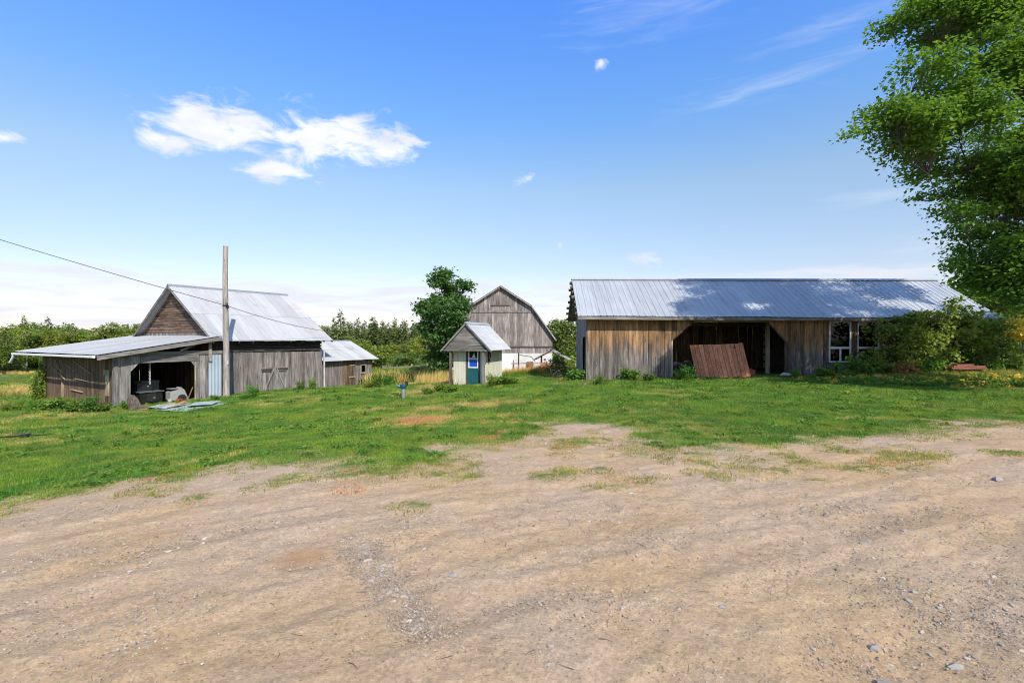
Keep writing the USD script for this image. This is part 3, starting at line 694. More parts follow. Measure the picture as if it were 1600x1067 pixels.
# ================================================================== the long machinery shed
SX, SY = 3.5, 22.4
shed = thing('machinery_shed', 'long brown board shed with a grey ribbed metal roof and a wide dark opening', 'shed', (SX, SY, 0), math.radians(0.6))
sz = lambda x: gz(SX + x, SY)
EAVE, WTOP, DEP, SLEN = 2.70, 2.68, 6.3, 18.7


def zb_open(x):
    if 3.92 <= x <= 9.35:
        if x < 5.16:
            return 1.61 + (x - 3.92) / 1.24 * 1.02
        if x > 8.28:
            return 1.49 + (9.35 - x) / 1.07 * 1.14
        return 2.62
    return sz(x) - 0.25


# front boards: left bay, the two braces over the opening, right bay
wall(shed, 0.0, 3.92, WTOP, lambda x: sz(x) - 0.15, 0, M['shed_wood'], 0.215, rng=R, ragged=0.03, gap=(0.006, 0.018))
wall(shed, 3.925, 5.2, WTOP, zb_open, 0, M['shed_wood'], 0.22, rng=R, ragged=0.004)
wall(shed, 8.2, 9.345, WTOP, zb_open, 0, M['shed_wood'], 0.22, rng=R, ragged=0.004)
wall(shed, 9.35, 11.27, WTOP, lambda x: sz(x) - 0.15, 0, M['shed_wood'], 0.20, rng=R, ragged=0.03, gap=(0.006, 0.018))
part(shed, 'corner_post', MB().box(-0.05, 0.09, 0.03, 0.17, -0.6, 2.66), M['grey_wood_z'])
part(shed, 'opening_post', MB().box(3.86, 3.99, 0.035, 0.17, -0.5, 2.6), M['pale_wood'])
part(shed, 'opening_post', MB().box(9.27, 9.40, 0.035, 0.17, -0.5, 2.6), M['brown_wood_z'])
part(shed, 'brace_trim', MB().bar((3.90, 0.05, 1.56), (5.20, 0.05, 2.64), 0.05, 0.07, (0, 1, 0)), M['brown_wood_z'])
part(shed, 'brace_trim', MB().bar((9.37, 0.05, 1.44), (8.24, 0.05, 2.64), 0.05, 0.07, (0, 1, 0)), M['brown_wood_z'])
part(shed, 'header_beam', MB().box(0.1, SLEN, 0.04, 0.18, 2.44, 2.62), M['log_wood'])
# left end wall, with the doorway seen as a dark slit
fy = lambda v: np.stack([-0.0 + v[:, 1] + 0.063 * v[:, 0], v[:, 0], v[:, 2]], 1)
ez = lambda y: gz(SX, SY + y) - 0.2
roofz = lambda y: EAVE + 2.13 * min((y + 0.5) / 3.8, (7.1 - y) / 3.8) - 0.14
wall(shed, 0.18, 0.95, roofz, ez, 0.0, M['grey_wood_z'], 0.22, rng=R, fn=fy)
wall(shed, 2.5, 6.3, roofz, ez, 0.0, M['grey_wood_z'], 0.22, rng=R, fn=fy, breaks=(3.3,))
wall(shed, 0.955, 2.495, roofz, lambda y: 1.75, 0.0, M['grey_wood_z'], 0.22, rng=R, fn=fy)
# back wall, boards with daylight between them; and the right end
wall(shed, 0.4, 12.0, 2.62, lambda x: gz(SX + x, SY + DEP) - 0.4, DEP, M['brown_wood_z'], 0.25, rng=R, gap=(0.003, 0.014), name='back_board')
wall(shed, 12.0, SLEN, 2.62, lambda x: gz(SX + x, SY + DEP) - 0.4, DEP, M['brown_wood_z'], 0.3, rng=R, name='back_board')
wall(shed, 0.03, 6.2, roofz, lambda y: gz(SX + SLEN, SY + y) - 0.4, 0, M['brown_wood_z'], 0.3, rng=R, fn=lambda v: np.stack([SLEN - v[:, 1], v[:, 0], v[:, 2]], 1), breaks=(3.3,))
# inner partition of open slats right of the opening, and inner posts
for k in range(6):
    z = 0.0 + k * 0.42
    part(shed, 'slat', MB().box(10.88, 11.22, 5.0 + R.uniform(-.01, .01), 5.03, z, z + 0.27), M['off_white'])
part(shed, 'slat_post', MB().box(11.0, 11.1, 5.04, 5.14, -0.5, 2.6), M['dark_log'])
for x in (2.4, 5.0, 7.6):
    part(shed, 'inner_post', MB().box(x - 0.07, x + 0.07, 3.2, 3.34, -0.5, 4.7), M['dark_log'])
part(shed, 'inner_post', MB().box(9.0, 9.16, 1.2, 1.34, -0.5, 2.9), M['pale_wood'])
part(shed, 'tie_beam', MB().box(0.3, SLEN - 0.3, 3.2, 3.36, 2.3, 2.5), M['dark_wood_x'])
# roof: ribbed sheets on both slopes, fascia, ridge cap and purlin ends
a = math.atan2(2.13, 3.8); sl = math.hypot(2.13, 3.8) + 0.02
RL, RR = -0.52, 19.0
ridge_skew = 0.24
n_sh = 22
w_sh = (RR - RL) / n_sh
for side in (0, 1):
    for k in range(n_sh):
        x = RL + k * w_sh
        sag = -0.10 * (k / n_sh) + 0.012 * math.sin(k * 0.9)
        top = np.array([x + ridge_skew, 3.3, EAVE + 2.13 - 0.02])
        end = np.array([x, -0.5, EAVE + sag]) if side == 0 else np.array([x + 2 * ridge_skew, 7.1, EAVE + sag])
        d = end - top; L = np.linalg.norm(d); d /= L
        sheet(shed, top, (1, 0, 0), d, w_sh + 0.0, L, w_sh / 3, 0.022, M['shed_roof'], lift=0.003 * (k % 2))
part(shed, 'ridge_cap', MB().prism([(-0.2, -0.075), (0, 0.03), (0.2, -0.075), (0, 0.012)], RL + ridge_skew - 0.03, RR + ridge_skew + 0.03).moved(lambda v: np.stack([v[:, 1], 3.3 + v[:, 0], EAVE + 2.14 + v[:, 2]], 1)), M['shed_roof'])
part(shed, 'fascia', MB().bar((RL, -0.47, EAVE - 0.10), (SLEN + 1.6, -0.47, EAVE - 0.20), 0.03, 0.13), M['grey_wood_x'])
part(shed, 'soffit', MB().box(RL, RR, -0.44, 0.0, EAVE - 0.10, EAVE - 0.08), M['grey_wood_x'])
for k in range(7):
    for side in (0, 1):
        t = (k + 0.4) / 7.2
        y = 3.3 - 3.75 * t if side == 0 else 3.3 + 3.75 * t
        z = EAVE + 2.13 * (1 - t) - 0.105
        part(shed, 'purlin', MB().tube([(RL - 0.10 + R.uniform(-.05, .05) + ridge_skew * (y + 0.5) / 3.8, y, z), (RL + 1.4, y, z)], 0.075, 7), M['log_wood'], smooth=40)
for yy in (-0.49, 7.09):
    part(shed, 'barge_board', MB().bar((RL + 0.02 + ridge_skew * (yy + 0.5) / 3.8, yy, EAVE - 0.10), (RL + ridge_skew + 0.02, 3.3, EAVE + 2.0), 0.03, 0.10), M['grey_wood_x'])
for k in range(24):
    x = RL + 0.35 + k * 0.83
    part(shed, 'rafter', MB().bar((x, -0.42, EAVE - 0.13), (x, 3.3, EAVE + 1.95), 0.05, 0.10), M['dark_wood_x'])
# the two windows and the dim wall behind the bushes
part(shed, 'window_post', MB().box(12.33, 12.60, 0.0, 0.08, -0.3, 2.6), M['brown_wood_z'])


def shed_window(x0, x1, z0, z1, zm, slider=True):
    fr = MB()
    fr.box(x0 + 0.02, x0 + 0.06, 0.0, 0.07, z0, z1).box(x1 - 0.06, x1, 0.0, 0.07, z0, z1)
    fr.box(x0 + 0.06, x1 - 0.06, 0.003, 0.067, z1 - 0.025, z1).box(x0 + 0.06, x1 - 0.06, 0.003, 0.067, z0, z0 + 0.06).box(x0 + 0.06, x1 - 0.06, 0.003, 0.067, zm - 0.05, zm + 0.05)
    w = part(shed, 'window', fr, M['white_paint'])
    part(w, 'pane', MB().box(x0 + 0.06, x1 - 0.06, 0.03, 0.036, zm + 0.05, z1 - 0.025), M['dark_glass'])
    xm = (x0 + x1) / 2 + 0.02
    if not slider:
        part(w, 'pane', MB().box(x0 + 0.06, x1 - 0.06, 0.03, 0.036, z0 + 0.06, zm - 0.05), M['dark_glass'])
        return
    part(w, 'mullion', MB().box(xm - 0.03, xm + 0.03, -0.006, 0.06, z0 + 0.06, zm - 0.05), M['white_paint'])
    part(w, 'pane', MB().box(x0 + 0.06, xm - 0.03, 0.03, 0.036, z0 + 0.06, zm - 0.05), M['dark_glass'])
    part(w, 'pane', MB().box(xm + 0.03, x1 - 0.06, 0.03, 0.036, z0 + 0.06, zm - 0.05), M['dark_glass'])


shed_window(11.28, 12.32, 0.56, 2.45, 1.24)
shed_window(12.61, 13.65, 0.56, 2.45, 1.24, False)
wall(shed, 11.28, 13.65, 0.55, lambda x: sz(x) - 0.2, 0, M['shed_wood'], 0.22, rng=R)
wall(shed, 13.66, SLEN, 2.6, lambda x: sz(x) - 0.2, 0, M['brown_wood_z'], 0.24, rng=R)
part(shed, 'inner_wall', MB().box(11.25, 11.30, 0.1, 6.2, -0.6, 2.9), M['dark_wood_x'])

# the loose red plank door leaning in the opening
pdw = thing('plank_door', 'reddish plank door leaning crooked in the shed opening', 'door', (SX + 4.75, SY - 0.62, gz(SX + 5, SY - .6) - 0.03), 0.0)
lean = math.radians(17)


def leanf(v):
    x, y, z = v.T
    x2, z2 = x - 0.055 * z * 0 + 0, z
    c, s = math.cos(math.radians(2.5)), math.sin(math.radians(2.5))
    xx, zz = x2 * c - z2 * s - 0.06 * z2, x2 * s + z2 * c
    return np.stack([xx, zz * math.sin(lean) + y * math.cos(lean), zz * math.cos(lean) - y * math.sin(lean)], 1)


for k in range(12):
    x = 0.10 + k * 0.206
    top = 1.60 + R.uniform(-0.02, 0.02)
    part(pdw, 'plank', MB().strip([x, x + 0.186], [top, top], [R.uniform(0, .03)] * 2, 0.0, 0.03).moved(leanf), M['red_wood'])
for z in (0.3, 1.25):
    part(pdw, 'batten', MB().box(0.12, 2.52, 0.034, 0.07, z, z + 0.16).moved(leanf), M['dark_wood_x'])
part(pdw, 'hasp', MB().box(2.12, 2.17, -0.012, -0.001, 1.36, 1.52).box(2.06, 2.12, -0.012, -0.002, 1.36, 1.40).moved(leanf), M['iron'])
part(pdw, 'prop', MB().bar((1.3, 0.50, 1.36), (1.5, 1.3, 0.0), 0.08, 0.08), M['dark_log'])

# ================================================================== barn, lean-to and annex on the left
BX, BY, BANG = -16.44, 27.0, math.atan2(0.859, 0.512)


def bw(x, y):
    c, s = math.cos(BANG), math.sin(BANG)
    return BX + c * x - s * y, BY + s * x + c * y


bz = lambda x, y=0.0: gz(*bw(x, y))
barn = thing('log_barn', 'grey board barn with a steep pale metal roof behind the bare pole', 'barn', (BX, BY, 0), BANG)
BL, BWD, BE, BR = 6.9, 9.4, 1.62, 4.86
wall(barn, 0.25, 6.85, lambda x: 0.86 - 0.01 * x, lambda x: bz(x) - 0.2, 0, M['barn_wood'], 0.19, rng=R, ragged=0.03, top_jit=0.01)
for k, (z, h) in enumerate([(0.88, 0.19), (1.09, 0.17), (1.28, 0.20), (1.50, 0.12)]):
    m = MB()
    xs = np.linspace(0, 6.9, 12)
    m.strip(list(xs), [z + h - 0.02 + R.uniform(-.02, .02) for _ in xs], [z + R.uniform(-.02, .02) for _ in xs], 0.10 + R.uniform(-.02, .02), 0.3)
    part(barn, 'wall_log', m, M['dark_wood_x'])
part(barn, 'wall_plate', MB().box(0.0, 6.9, 0.33, 0.38, 0.8, 1.7), M['dark_wood_x'])
# double door with braces
dl = lambda x0, x1: wall(barn, x0, x1, -0.12, -1.60, -0.045, M['grey_wood_z'], 0.17, rng=R, ragged=0.01, name='door_board')
dl(2.6, 3.36); dl(3.40, 4.16)
for x0, x1, z in ((2.50, 3.30, -0.24), (3.46, 4.26, -0.24), (2.55, 3.2, -0.36), (3.62, 4.15, -0.38)):
    part(barn, 'door_hinge', MB().box(x0, x1, -0.085, -0.05, z, z + 0.07), M['dark_wood_x'])
part(barn, 'door_brace', MB().bar((2.72, -0.075, -1.48), (3.28, -0.075, -0.20), 0.05, 0.13, (0, 1, 0)), M['grey_wood_z'])
part(barn, 'door_brace', MB().bar((4.02, -0.075, -1.48), (3.50, -0.075, -0.20), 0.05, 0.07, (0, 1, 0)), M['grey_wood_z'])
part(barn, 'door_rail', MB().box(2.5, 2.95, -0.08, -0.048, -1.54, -1.42), M['grey_wood_x'])
part(barn, 'door_rail', MB().box(3.85, 4.25, -0.08, -0.048, -1.54, -1.42), M['grey_wood_x'])
part(barn, 'door_post', MB().box(3.345, 3.415, -0.09, -0.05, -1.6, -0.1), M['grey_wood_z'])
part(barn, 'conduit', MB().tube([(6.98, -0.06, -1.9), (6.98, -0.06, 0.9)], 0.055, 8), M['off_white'], smooth=40)
# gable: courses of brown boards over a strip of upright ones
half = BWD / 2
for face, xg in ((0, 0.0), (1, BL)):
    z, k = 2.02, 0
    while z < BR - 0.12:
        h = R.uniform(0.13, 0.2)
        z1 = min(z + h, BR - 0.06)
        e = lambda q: half * (BR - q) / (BR - BE) - 0.10
        ya, yb, yc, yd = half - e(z), half + e(z), half + max(e(z1), 0.02), half - max(e(z1), 0.02)
        dx = R.uniform(-0.02, 0.02)
        segs = [(0.0, 1.0)] if R.random() < 0.55 or e(z) < 1.2 else [(0.0, 0.55 + R.uniform(-.2, .2))]
        if segs[0][1] < 1:
            segs.append((segs[0][1] + 0.004, 1.0))
        for s0, s1 in segs:
            dz = R.uniform(-0.012, 0.012)
            m = MB().prism([(ya + (yb - ya) * s0, z + 0.01 + dz), (ya + (yb - ya) * s1, z + 0.01 - dz), (yd + (yc - yd) * s1, z1 - 0.008), (yd + (yc - yd) * s0, z1 - 0.008)], dx, dx + 0.035)
            part(barn, 'gable_board', m.moved(yaxis(xg - (0 if face else 0))), M['brown_wood_y'])
        z, k = z1, k + 1
    wall(barn, 0.3, BWD - 0.3, lambda q: 2.0, lambda q: -2.2 if face else 0.9, 0.0, M['grey_wood_z'], 0.18, rng=R, fn=yaxis(xg), ragged=0.04)
wall(barn, 0.2, 6.8, BE + 0.1, lambda x: bz(x, BWD) - 0.4, BWD, M['barn_wood'], 0.3, rng=R)
# roof sheets in two courses
ov = 0.42
for side in (0, 1):
    top = np.array([0, half, BR])
    end = np.array([0, -0.40, BE - 0.10]) if side == 0 else np.array([0, BWD + 0.40, BE - 0.10])
    d = end - top; L = np.linalg.norm(d); d /= L
    n_b = 11
    wb = (BL + 2 * ov + 0.15) / n_b
    for k in range(n_b):
        for c in (0, 1):
            o = top + d * (0 if c == 0 else L * 0.52) + np.array([-ov + k * wb, 0, 0])
            sheet(barn, o, (1, 0, 0), d, wb, L * 0.53 if c == 0 else L * 0.48 + R.uniform(-.02, .02), wb / 7, 0.014, M['barn_roof'], kind='cor', lift=(0.02 if c == 0 else 0.004) + 0.003 * (k % 2), rng=R, sub=2)
part(barn, 'ridge_cap', MB().prism([(-0.16, -0.11), (0, 0.04), (0.16, -0.11), (0, 0.02)], -ov, BL + ov + 0.15).moved(lambda v: np.stack([v[:, 1], half + v[:, 0], BR + 0.05 + v[:, 2]], 1)), M['grey_metal'])
for side in (0, 1):
    for xx in (-ov + 0.02, BL + ov + 0.1):
        e = (xx, -0.38, BE - 0.17) if side == 0 else (xx, BWD + 0.38, BE - 0.17)
        part(barn, 'barge_board', MB().bar(e, (xx, half, BR - 0.08), 0.03, 0.14), M['grey_wood_y'])
for k in range(9):
    x = 0.2 + k * 0.82
    part(barn, 'rafter', MB().bar((x, -0.36, BE - 0.17), (x, half, BR - 0.09), 0.06, 0.10), M['dark_wood_x'])

# ---- lean-to garage on the gable end
lt = thing('lean_to_garage', 'low open lean-to with a slanted metal roof and white gutter on the barn gable end', 'shed', (BX, BY, 0), BANG)
LX = -4.75
lroof = lambda x: 0.93 + (x + 5.6) * (1.83 - 0.93) / 5.6
wall(lt, 0.06, 9.4, 0.80, lambda y: bz(LX, y) - 0.25, 0.0, M['brown_wood_z'], 0.19, rng=R, fn=yaxis(LX), gap=(0.003, 0.012), ragged=0.04)
wall(lt, LX + 0.05, -0.05, lambda x: lroof(x) - 0.2, lambda x: bz(x, 9.4) - 0.3, 9.35, M['brown_wood_z'], 0.25, rng=R, gap=(0.002, 0.006), name='back_board')
wall(lt, 0.1, 9.3, 1.65, lambda y: bz(0, y) - 0.4, -0.04, M['brown_wood_z'], 0.25, rng=R, fn=yaxis(0.0), gap=(0.002, 0.005), name='back_board')


def lt_b(x):
    if x < -4.1 or x > -1.21:
        return bz(x) - 0.3
    if x < -3.75:
        return 0.05 + (x + 4.1) / 0.35 * 0.42
    if x > -1.4:
        return 0.19 + (-1.21 - x) / 0.19 * 0.25
    return 0.455


wall(lt, -4.62, -4.1, 0.80, lt_b, 0, M['grey_wood_z'], 0.52, rng=R, ragged=0.0)
wall(lt, -4.1, -3.70, 0.80, lt_b, 0.003, M['grey_wood_z'], 0.5, rng=R, ragged=0.0, breaks=(-3.75,))
part(lt, 'corner_post', MB().box(-4.80, -4.63, -0.05, 0.12, bz(-4.7) - 0.4, 0.86), M['grey_wood_z'])
part(lt, 'lintel', MB().box(-3.70, -1.0, -0.03, 0.1, 0.46, 0.80), M['grey_wood_x'])
part(lt, 'lintel', MB().box(-4.85, 0.22, -0.06, 0.07, 0.82, 1.0), M['grey_wood_x'])
wall(lt, -1.40, -1.2, 0.455, lt_b, 0.0, M['grey_wood_z'], 0.3, rng=R, ragged=0.0)
wall(lt, -1.2, -0.50, 0.80, lt_b, 0, M['grey_wood_z'], 0.24, rng=R, ragged=0.01)
part(lt, 'jamb', MB().bar((-1.20, -0.03, bz(-1.2) - 0.1), (-1.19, -0.03, 0.2), 0.07, 0.05), M['pale_wood'])
part(lt, 'strut', MB().box(-0.52, -0.36, -0.1, -0.03, 0.42, 1.55), M['grey_wood_z'])
part(lt, 'strut', MB().bar((-1.9, 0.0, 1.04), (-0.6, 0.0, 1.55), 0.06, 0.10), M['grey_wood_x'])
part(lt, 'metal_panel', None or MB().strip(list(np.linspace(-0.49, 0.2, 14)), [0.80] * 14, [bz(0) - 0.15] * 14, -0.01, 0.0).moved(lambda v: v + np.stack([0 * v[:, 0], 0.014 * np.sin(v[:, 0] * 36), 0 * v[:, 0]], 1)), M['blue_metal'])
part(lt, 'rafter_board', MB().bar((-5.55, -0.42, lroof(-5.55) - 0.16), (0.0, -0.42, lroof(0) - 0.16), 0.04, 0.20), M['grey_wood_x'])
for k in range(11):
    y = 0.3 + k * 0.9
    part(lt, 'rafter', MB().bar((-5.5, y, lroof(-5.5) - 0.12), (0, y, lroof(0) - 0.12), 0.05, 0.12), M['dark_wood_x'])
part(lt, 'wall_plate', MB().box(-4.78, -4.66, 0.1, 9.6, 0.72, 0.86), M['dark_wood_x'])
d = np.array([-5.62, 0, lroof(-5.6) - lroof(0.02)]); L = np.linalg.norm(d); d /= L
for k in range(12):
    y = -0.48 + k * 0.93
    sheet(lt, (0.02, y, lroof(0.02)), (0, 1, 0), d, 0.932, L, 0.31, 0.02, M['lean_roof'], lift=0.003 * (k % 2))
g = MB()
prof = [(-0.06, 0.05), (-0.055, -0.04), (-0.02, -0.06), (0.02, -0.06), (0.05, -0.04), (0.05, 0.05)]
for i in range(len(prof) - 1):
    (a0, b0), (a1, b1) = prof[i], prof[i + 1]
    g.add([(-5.67 + a0, -0.45, 0.84 + b0), (-5.67 + a0, 10.75, 0.80 + b0), (-5.67 + a1, 10.75, 0.80 + b1), (-5.67 + a1, -0.45, 0.84 + b1)], [(0, 1, 2, 3)])
for yy, zz in ((-0.45, 0.84), (10.75, 0.80)):
    g.add([(-5.67 + p, yy, zz + q) for p, q in prof], [(0, i, i + 1) for i in range(1, len(prof) - 1)])
part(lt, 'gutter', g, M['gutter'])
part(lt, 'downspout', MB().tube([(-5.67, 10.6, 0.76), (-5.67, 10.65, 0.62), (-5.68, 10.9, 0.42), (-5.68, 11.15, 0.28)], 0.06, 8), M['gutter'], smooth=40)
part(lt, 'patch_board', MB().box(0.55, 0.95, -0.03, -0.008, -1.1, 0.1).moved(yaxis(LX)), M['pale_wood'])
part(lt, 'patch_board', MB().box(0.45, 1.1, -0.05, -0.032, -0.1, 0.16).moved(yaxis(LX)), M['pale_wood'])
for y0, z0, y1, z1, wv in ((8.4, 0.3, 6.3, -0.4, .05), (7.6, 0.7, 6.0, -0.6, .05), (6.9, 0.6, 4.4, -0.1, .05), (4.6, -0.42, 3.2, -0.5, .07), (5.2, -1.02, 3.7, -1.08, .07), (4.8, 0.5, 2.6, -0.1, .04), (8.9, -.2, 8.0, 0.2, .04), (6.2, 0.7, 6.3, -1.7, .16)):
    part(lt, 'batten', MB().bar((LX - 0.03, y0, z0), (LX - 0.03, y1, z1), 0.03, wv, (1, 0, 0)), M['pale_wood'])

# ---- small annex at the right end
an = thing('annex_shed', 'small grey board shed with a pale roof adjoining the right end of the barn', 'shed', (BX, BY, 0), BANG)
AX0, AX1, AY, AE, AR, AH = 7.0, 11.65, 0.4, 0.16, 1.42, 2.9
az = lambda x: bz(x, AY) - 0.25
wall(an, AX0, 10.62, AE, az, AY, M['barn_wood'], 0.2, rng=R, ragged=0.03)
wall(an, 10.63, 11.02, AE, lambda x: -0.36, AY, M['barn_wood'], 0.2, rng=R, ragged=0.0)
wall(an, 10.63, 11.02, -0.86, az, AY, M['barn_wood'], 0.2, rng=R, ragged=0.0)
wall(an, 11.03, AX1, AE, az, AY, M['barn_wood'], 0.2, rng=R)
wf = MB().box(10.55, 10.62, AY - 0.04, AY + 0.03, -0.90, -0.30).box(11.02, 11.09, AY - 0.04, AY + 0.03, -0.90, -0.30).box(10.62, 11.02, AY - 0.037, AY + 0.027, -0.36, -0.30).box(10.5, 11.14, AY - 0.06, AY + 0.02, -0.97, -0.90)
w = part(an, 'window', wf, M['grey_wood_z'])
part(w, 'pane', MB().box(10.62, 11.02, AY + 0.01, AY + 0.016, -0.9, -0.36), M['dark_glass'])
wall(an, 8.9, 9.85, -0.05, az, AY - 0.035, M['brown_wood_z'], 0.19, rng=R, name='door_board')
for z in (-0.35, -1.2):
    part(an, 'door_hinge', MB().box(9.45, 10.0, AY - 0.075, AY - 0.045, z, z + 0.08), M['pale_wood'])
gz_an = lambda y: AE + (AR - AE) * (1 - abs(y - AY - AH) / AH)
for xg in (AX0 + 0.03, AX1):
    wall(an, AY + 0.03, AY + 2 * AH, gz_an, lambda y: bz(AX1, y) - 0.4, 0, M['barn_wood'], 0.22, rng=R, fn=yaxis(xg), breaks=(AY + AH,))
wall(an, AX0, AX1, AE, lambda x: bz(x, AY + 2 * AH) - 0.4, AY + 2 * AH, M['barn_wood'], 0.3, rng=R)
for side in (0, 1):
    top = np.array([AX0 + 0.02, AY + AH, AR + 0.03])
    end = np.array([AX0 + 0.02, AY - 0.38, AE - 0.08]) if side == 0 else np.array([AX0 + 0.02, AY + 2 * AH + 0.38, AE - 0.08])
    d = end - top; L = np.linalg.norm(d); d /= L
    n_b = 7; wb = (AX1 - AX0 + 0.42) / n_b
    for k in range(n_b):
        for c in (0, 1):
            o = top + d * (0 if c == 0 else L * 0.47) + np.array([k * wb, 0, 0])
            sheet(an, o, (1, 0, 0), d, wb, L * 0.48 if c == 0 else L * 0.53, wb / 7, 0.014, M['annex_roof'], kind='cor', lift=(0.02 if c == 0 else 0.004) + 0.003 * (k % 2), rng=R, sub=2)
part(an, 'ridge_cap', MB().prism([(-0.14, -0.07), (0, 0.04), (0.14, -0.07), (0, 0.02)], AX0, AX1 + 0.42).moved(lambda v: np.stack([v[:, 1], AY + AH + v[:, 0], AR + 0.06 + v[:, 2]], 1)), M['grey_metal'])

# ================================================================== small milk house in the middle
MX, MY, MANG = -1.47, 25.3, -math.atan2(0.33, 0.944)
mk = thing('milk_house', 'tiny cream hut with a teal door under a steep metal roof', 'hut', (MX, MY, 0), MANG)


def mw(x, y):
    c, s = math.cos(MANG), math.sin(MANG)
    return MX + c * x - s * y, MY + s * x + c * y


mz = lambda x, y: gz(*mw(x, y)) - 0.3
MW0, MW1, MF, MB_, MT = -1.93, -0.02, 0.34, 2.75, 1.10
MAP = -0.98
wall(mk, MW0, -1.19, MT, lambda x: mz(x, MF), MF, M['cream_paint'], 0.28, rng=R, gap=(0.006, 0.008), ragged=0, name='siding_board')
wall(mk, -0.35, MW1, MT, lambda x: mz(x, MF), MF, M['cream_paint'], 0.28, rng=R, gap=(0.006, 0.008), ragged=0, name='siding_board')
for xs, fn in ((MW1, lambda v: np.stack([MW1 - v[:, 1], v[:, 0], v[:, 2]], 1)), (MW0, yaxis(MW0))):
    wall(mk, MF + 0.03, MB_, MT, lambda y, xs=xs: mz(xs, y), 0.0, M['cream_paint'], 0.30, rng=R, gap=(0.008, 0.012), ragged=0, fn=fn, name='siding_board')
wall(mk, MW0, MW1, MT, lambda x: mz(x, MB_), MB_, M['cream_paint'], 0.3, rng=R, name='siding_board')
part(mk, 'post', MB().box(-1.99, -1.87, -0.06, 0.06, mz(-1.9, 0), MT), M['dark_log'])
part(mk, 'post', MB().box(-0.08, 0.04, -0.06, 0.06, mz(0, 0), MT), M['grey_wood_z'])
fr = MB().box(-1.19, -1.12, MF - 0.02, MF + 0.08, -0.86, MT).box(-0.42, -0.35, MF - 0.02, MF + 0.08, -0.86, MT).box(-1.12, -0.42, MF - 0.017, MF + 0.077, 1.06, MT)
part(mk, 'door_frame', fr, M['dark_log'])
dz0, dz1 = -0.84, 1.055
dd = MB().box(-1.115, -1.05, MF + 0.02, MF + 0.06, dz0, dz1).box(-0.49, -0.425, MF + 0.02, MF + 0.06, dz0, dz1).box(-1.05, -0.49, MF + 0.022, MF + 0.058, dz0, 0.11).box(-1.05, -0.49, MF + 0.022, MF + 0.058, 1.03, dz1)
for x0 in (-1.0, -0.755):
    dd.box(x0, x0 + 0.21, MF + 0.014, MF + 0.022, dz0 + 0.14, 0.0)
door = part(mk, 'door', dd, M['teal_paint'])
wf = MB().box(-1.06, -1.0, MF + 0.005, MF + 0.05, 0.09, 1.05).box(-0.54, -0.48, MF + 0.005, MF + 0.05, 0.09, 1.05)
for z in (0.09, 0.56, 0.99):
    wf.box(-1.0, -0.54, MF + 0.007, MF + 0.048, z, z + 0.06)
part(door, 'window_frame', wf, M['white_paint'])
part(door, 'pane', MB().box(-1.0, -0.54, MF + 0.03, MF + 0.036, 0.62, 0.99), M['dark_glass'])
part(door, 'blue_panel', MB().box(-1.0, -0.54, MF + 0.028, MF + 0.036, 0.15, 0.56), M['blue_film'])
part(door, 'white_ornament', MB().prism([(-0.84, 0.66), (-0.64, 0.66), (-0.69, 0.76), (-0.72, 0.90)], MF + 0.018, MF + 0.026).prism([(-0.80, 0.72), (-0.74, 0.72), (-0.72, 0.84)], MF + 0.012, MF + 0.017), M['white_paint'])
part(door, 'handle', trimesh.creation.icosphere(1, 0.03).apply_translation((-0.455, MF + 0.0, 0.02)), M['chrome'], smooth=True)
part(mk, 'door_sill', MB().box(-1.3, -0.3, MF - 0.22, MF + 0.1, -1.1, -0.86), M['pale_wood'])
part(mk, 'step', MB().box(-1.45, -0.2, MF - 0.6, MF - 0.225, -1.2, -0.93), M['concrete'])
# gable of lapped boards
z = MT + 0.0
mr = lambda q: 1.40 * (2.47 - q) / (2.47 - 1.03)
while z < 2.36:
    z1 = min(z + 0.20, 2.40)
    part(mk, 'gable_board', MB().prism([(MAP - mr(z) + 0.04, z + 0.004), (MAP + mr(z) - 0.04, z + 0.004), (MAP + max(mr(z1), .05) - 0.04, z1), (MAP - max(mr(z1), .05) + 0.04, z1)], -0.10 + 0.01 * R.random(), -0.07), M['grey_wood_x'])
    z = z1
part(mk, 'gable_trim', MB().box(MAP - 1.36, MAP + 1.36, -0.12, 0.06, MT - 0.09, MT - 0.002), M['grey_wood_x'])
part(mk, 'ceiling', MB().box(MW0 - 0.25, MW1 + 0.25, 0.07, MB_ + 0.1, MT + 0.01, MT + 0.04), M['grey_wood_x'])
part(mk, 'gable_board', MB().prism([(MAP - 1.3, MT), (MAP + 1.3, MT), (MAP, 2.4)], MB_ + 0.0, MB_ + 0.03), M['grey_wood_x'])
for s in (-1, 1):
    top = np.array([MAP, -0.20, 2.50]); end = np.array([MAP + s * 1.46, -0.20, 1.04])
    d = end - top; L = np.linalg.norm(d); d /= L
    for k in range(4):
        sheet(mk, top + np.array([0, k * 0.80, 0]), (0, 1, 0), d, 0.80, L, 0.2, 0.02, M['milk_roof'], lift=0.003 * (k % 2))
    part(mk, 'barge_board', MB().bar(tuple(end + (0, 0.02, -0.05)), tuple(top + (0, 0.02, -0.05)), 0.025, 0.09), M['grey_wood_x'])
part(mk, 'ridge_cap', MB().prism([(-0.12, -0.1), (0, 0.03), (0.12, -0.1), (0, 0.012)], -0.22, 3.02).moved(lambda v: np.stack([MAP + v[:, 0], v[:, 1], 2.53 + v[:, 2]], 1)), M['milk_roof'])
t = np.linspace(math.radians(-200), math.radians(20), 15)
part(mk, 'horseshoe', MB().tube(np.stack([0 * t + MW1 + 0.04, 0.72 + 0.15 * np.cos(t), 0.72 - 0.24 * np.sin(t)], 1), 0.035, 6), M['iron'], smooth=50)
part(mk, 'wall_lamp', MB().box(MW1 + 0.01, MW1 + 0.10, 0.58, 0.68, 0.42, 0.62), M['iron'])

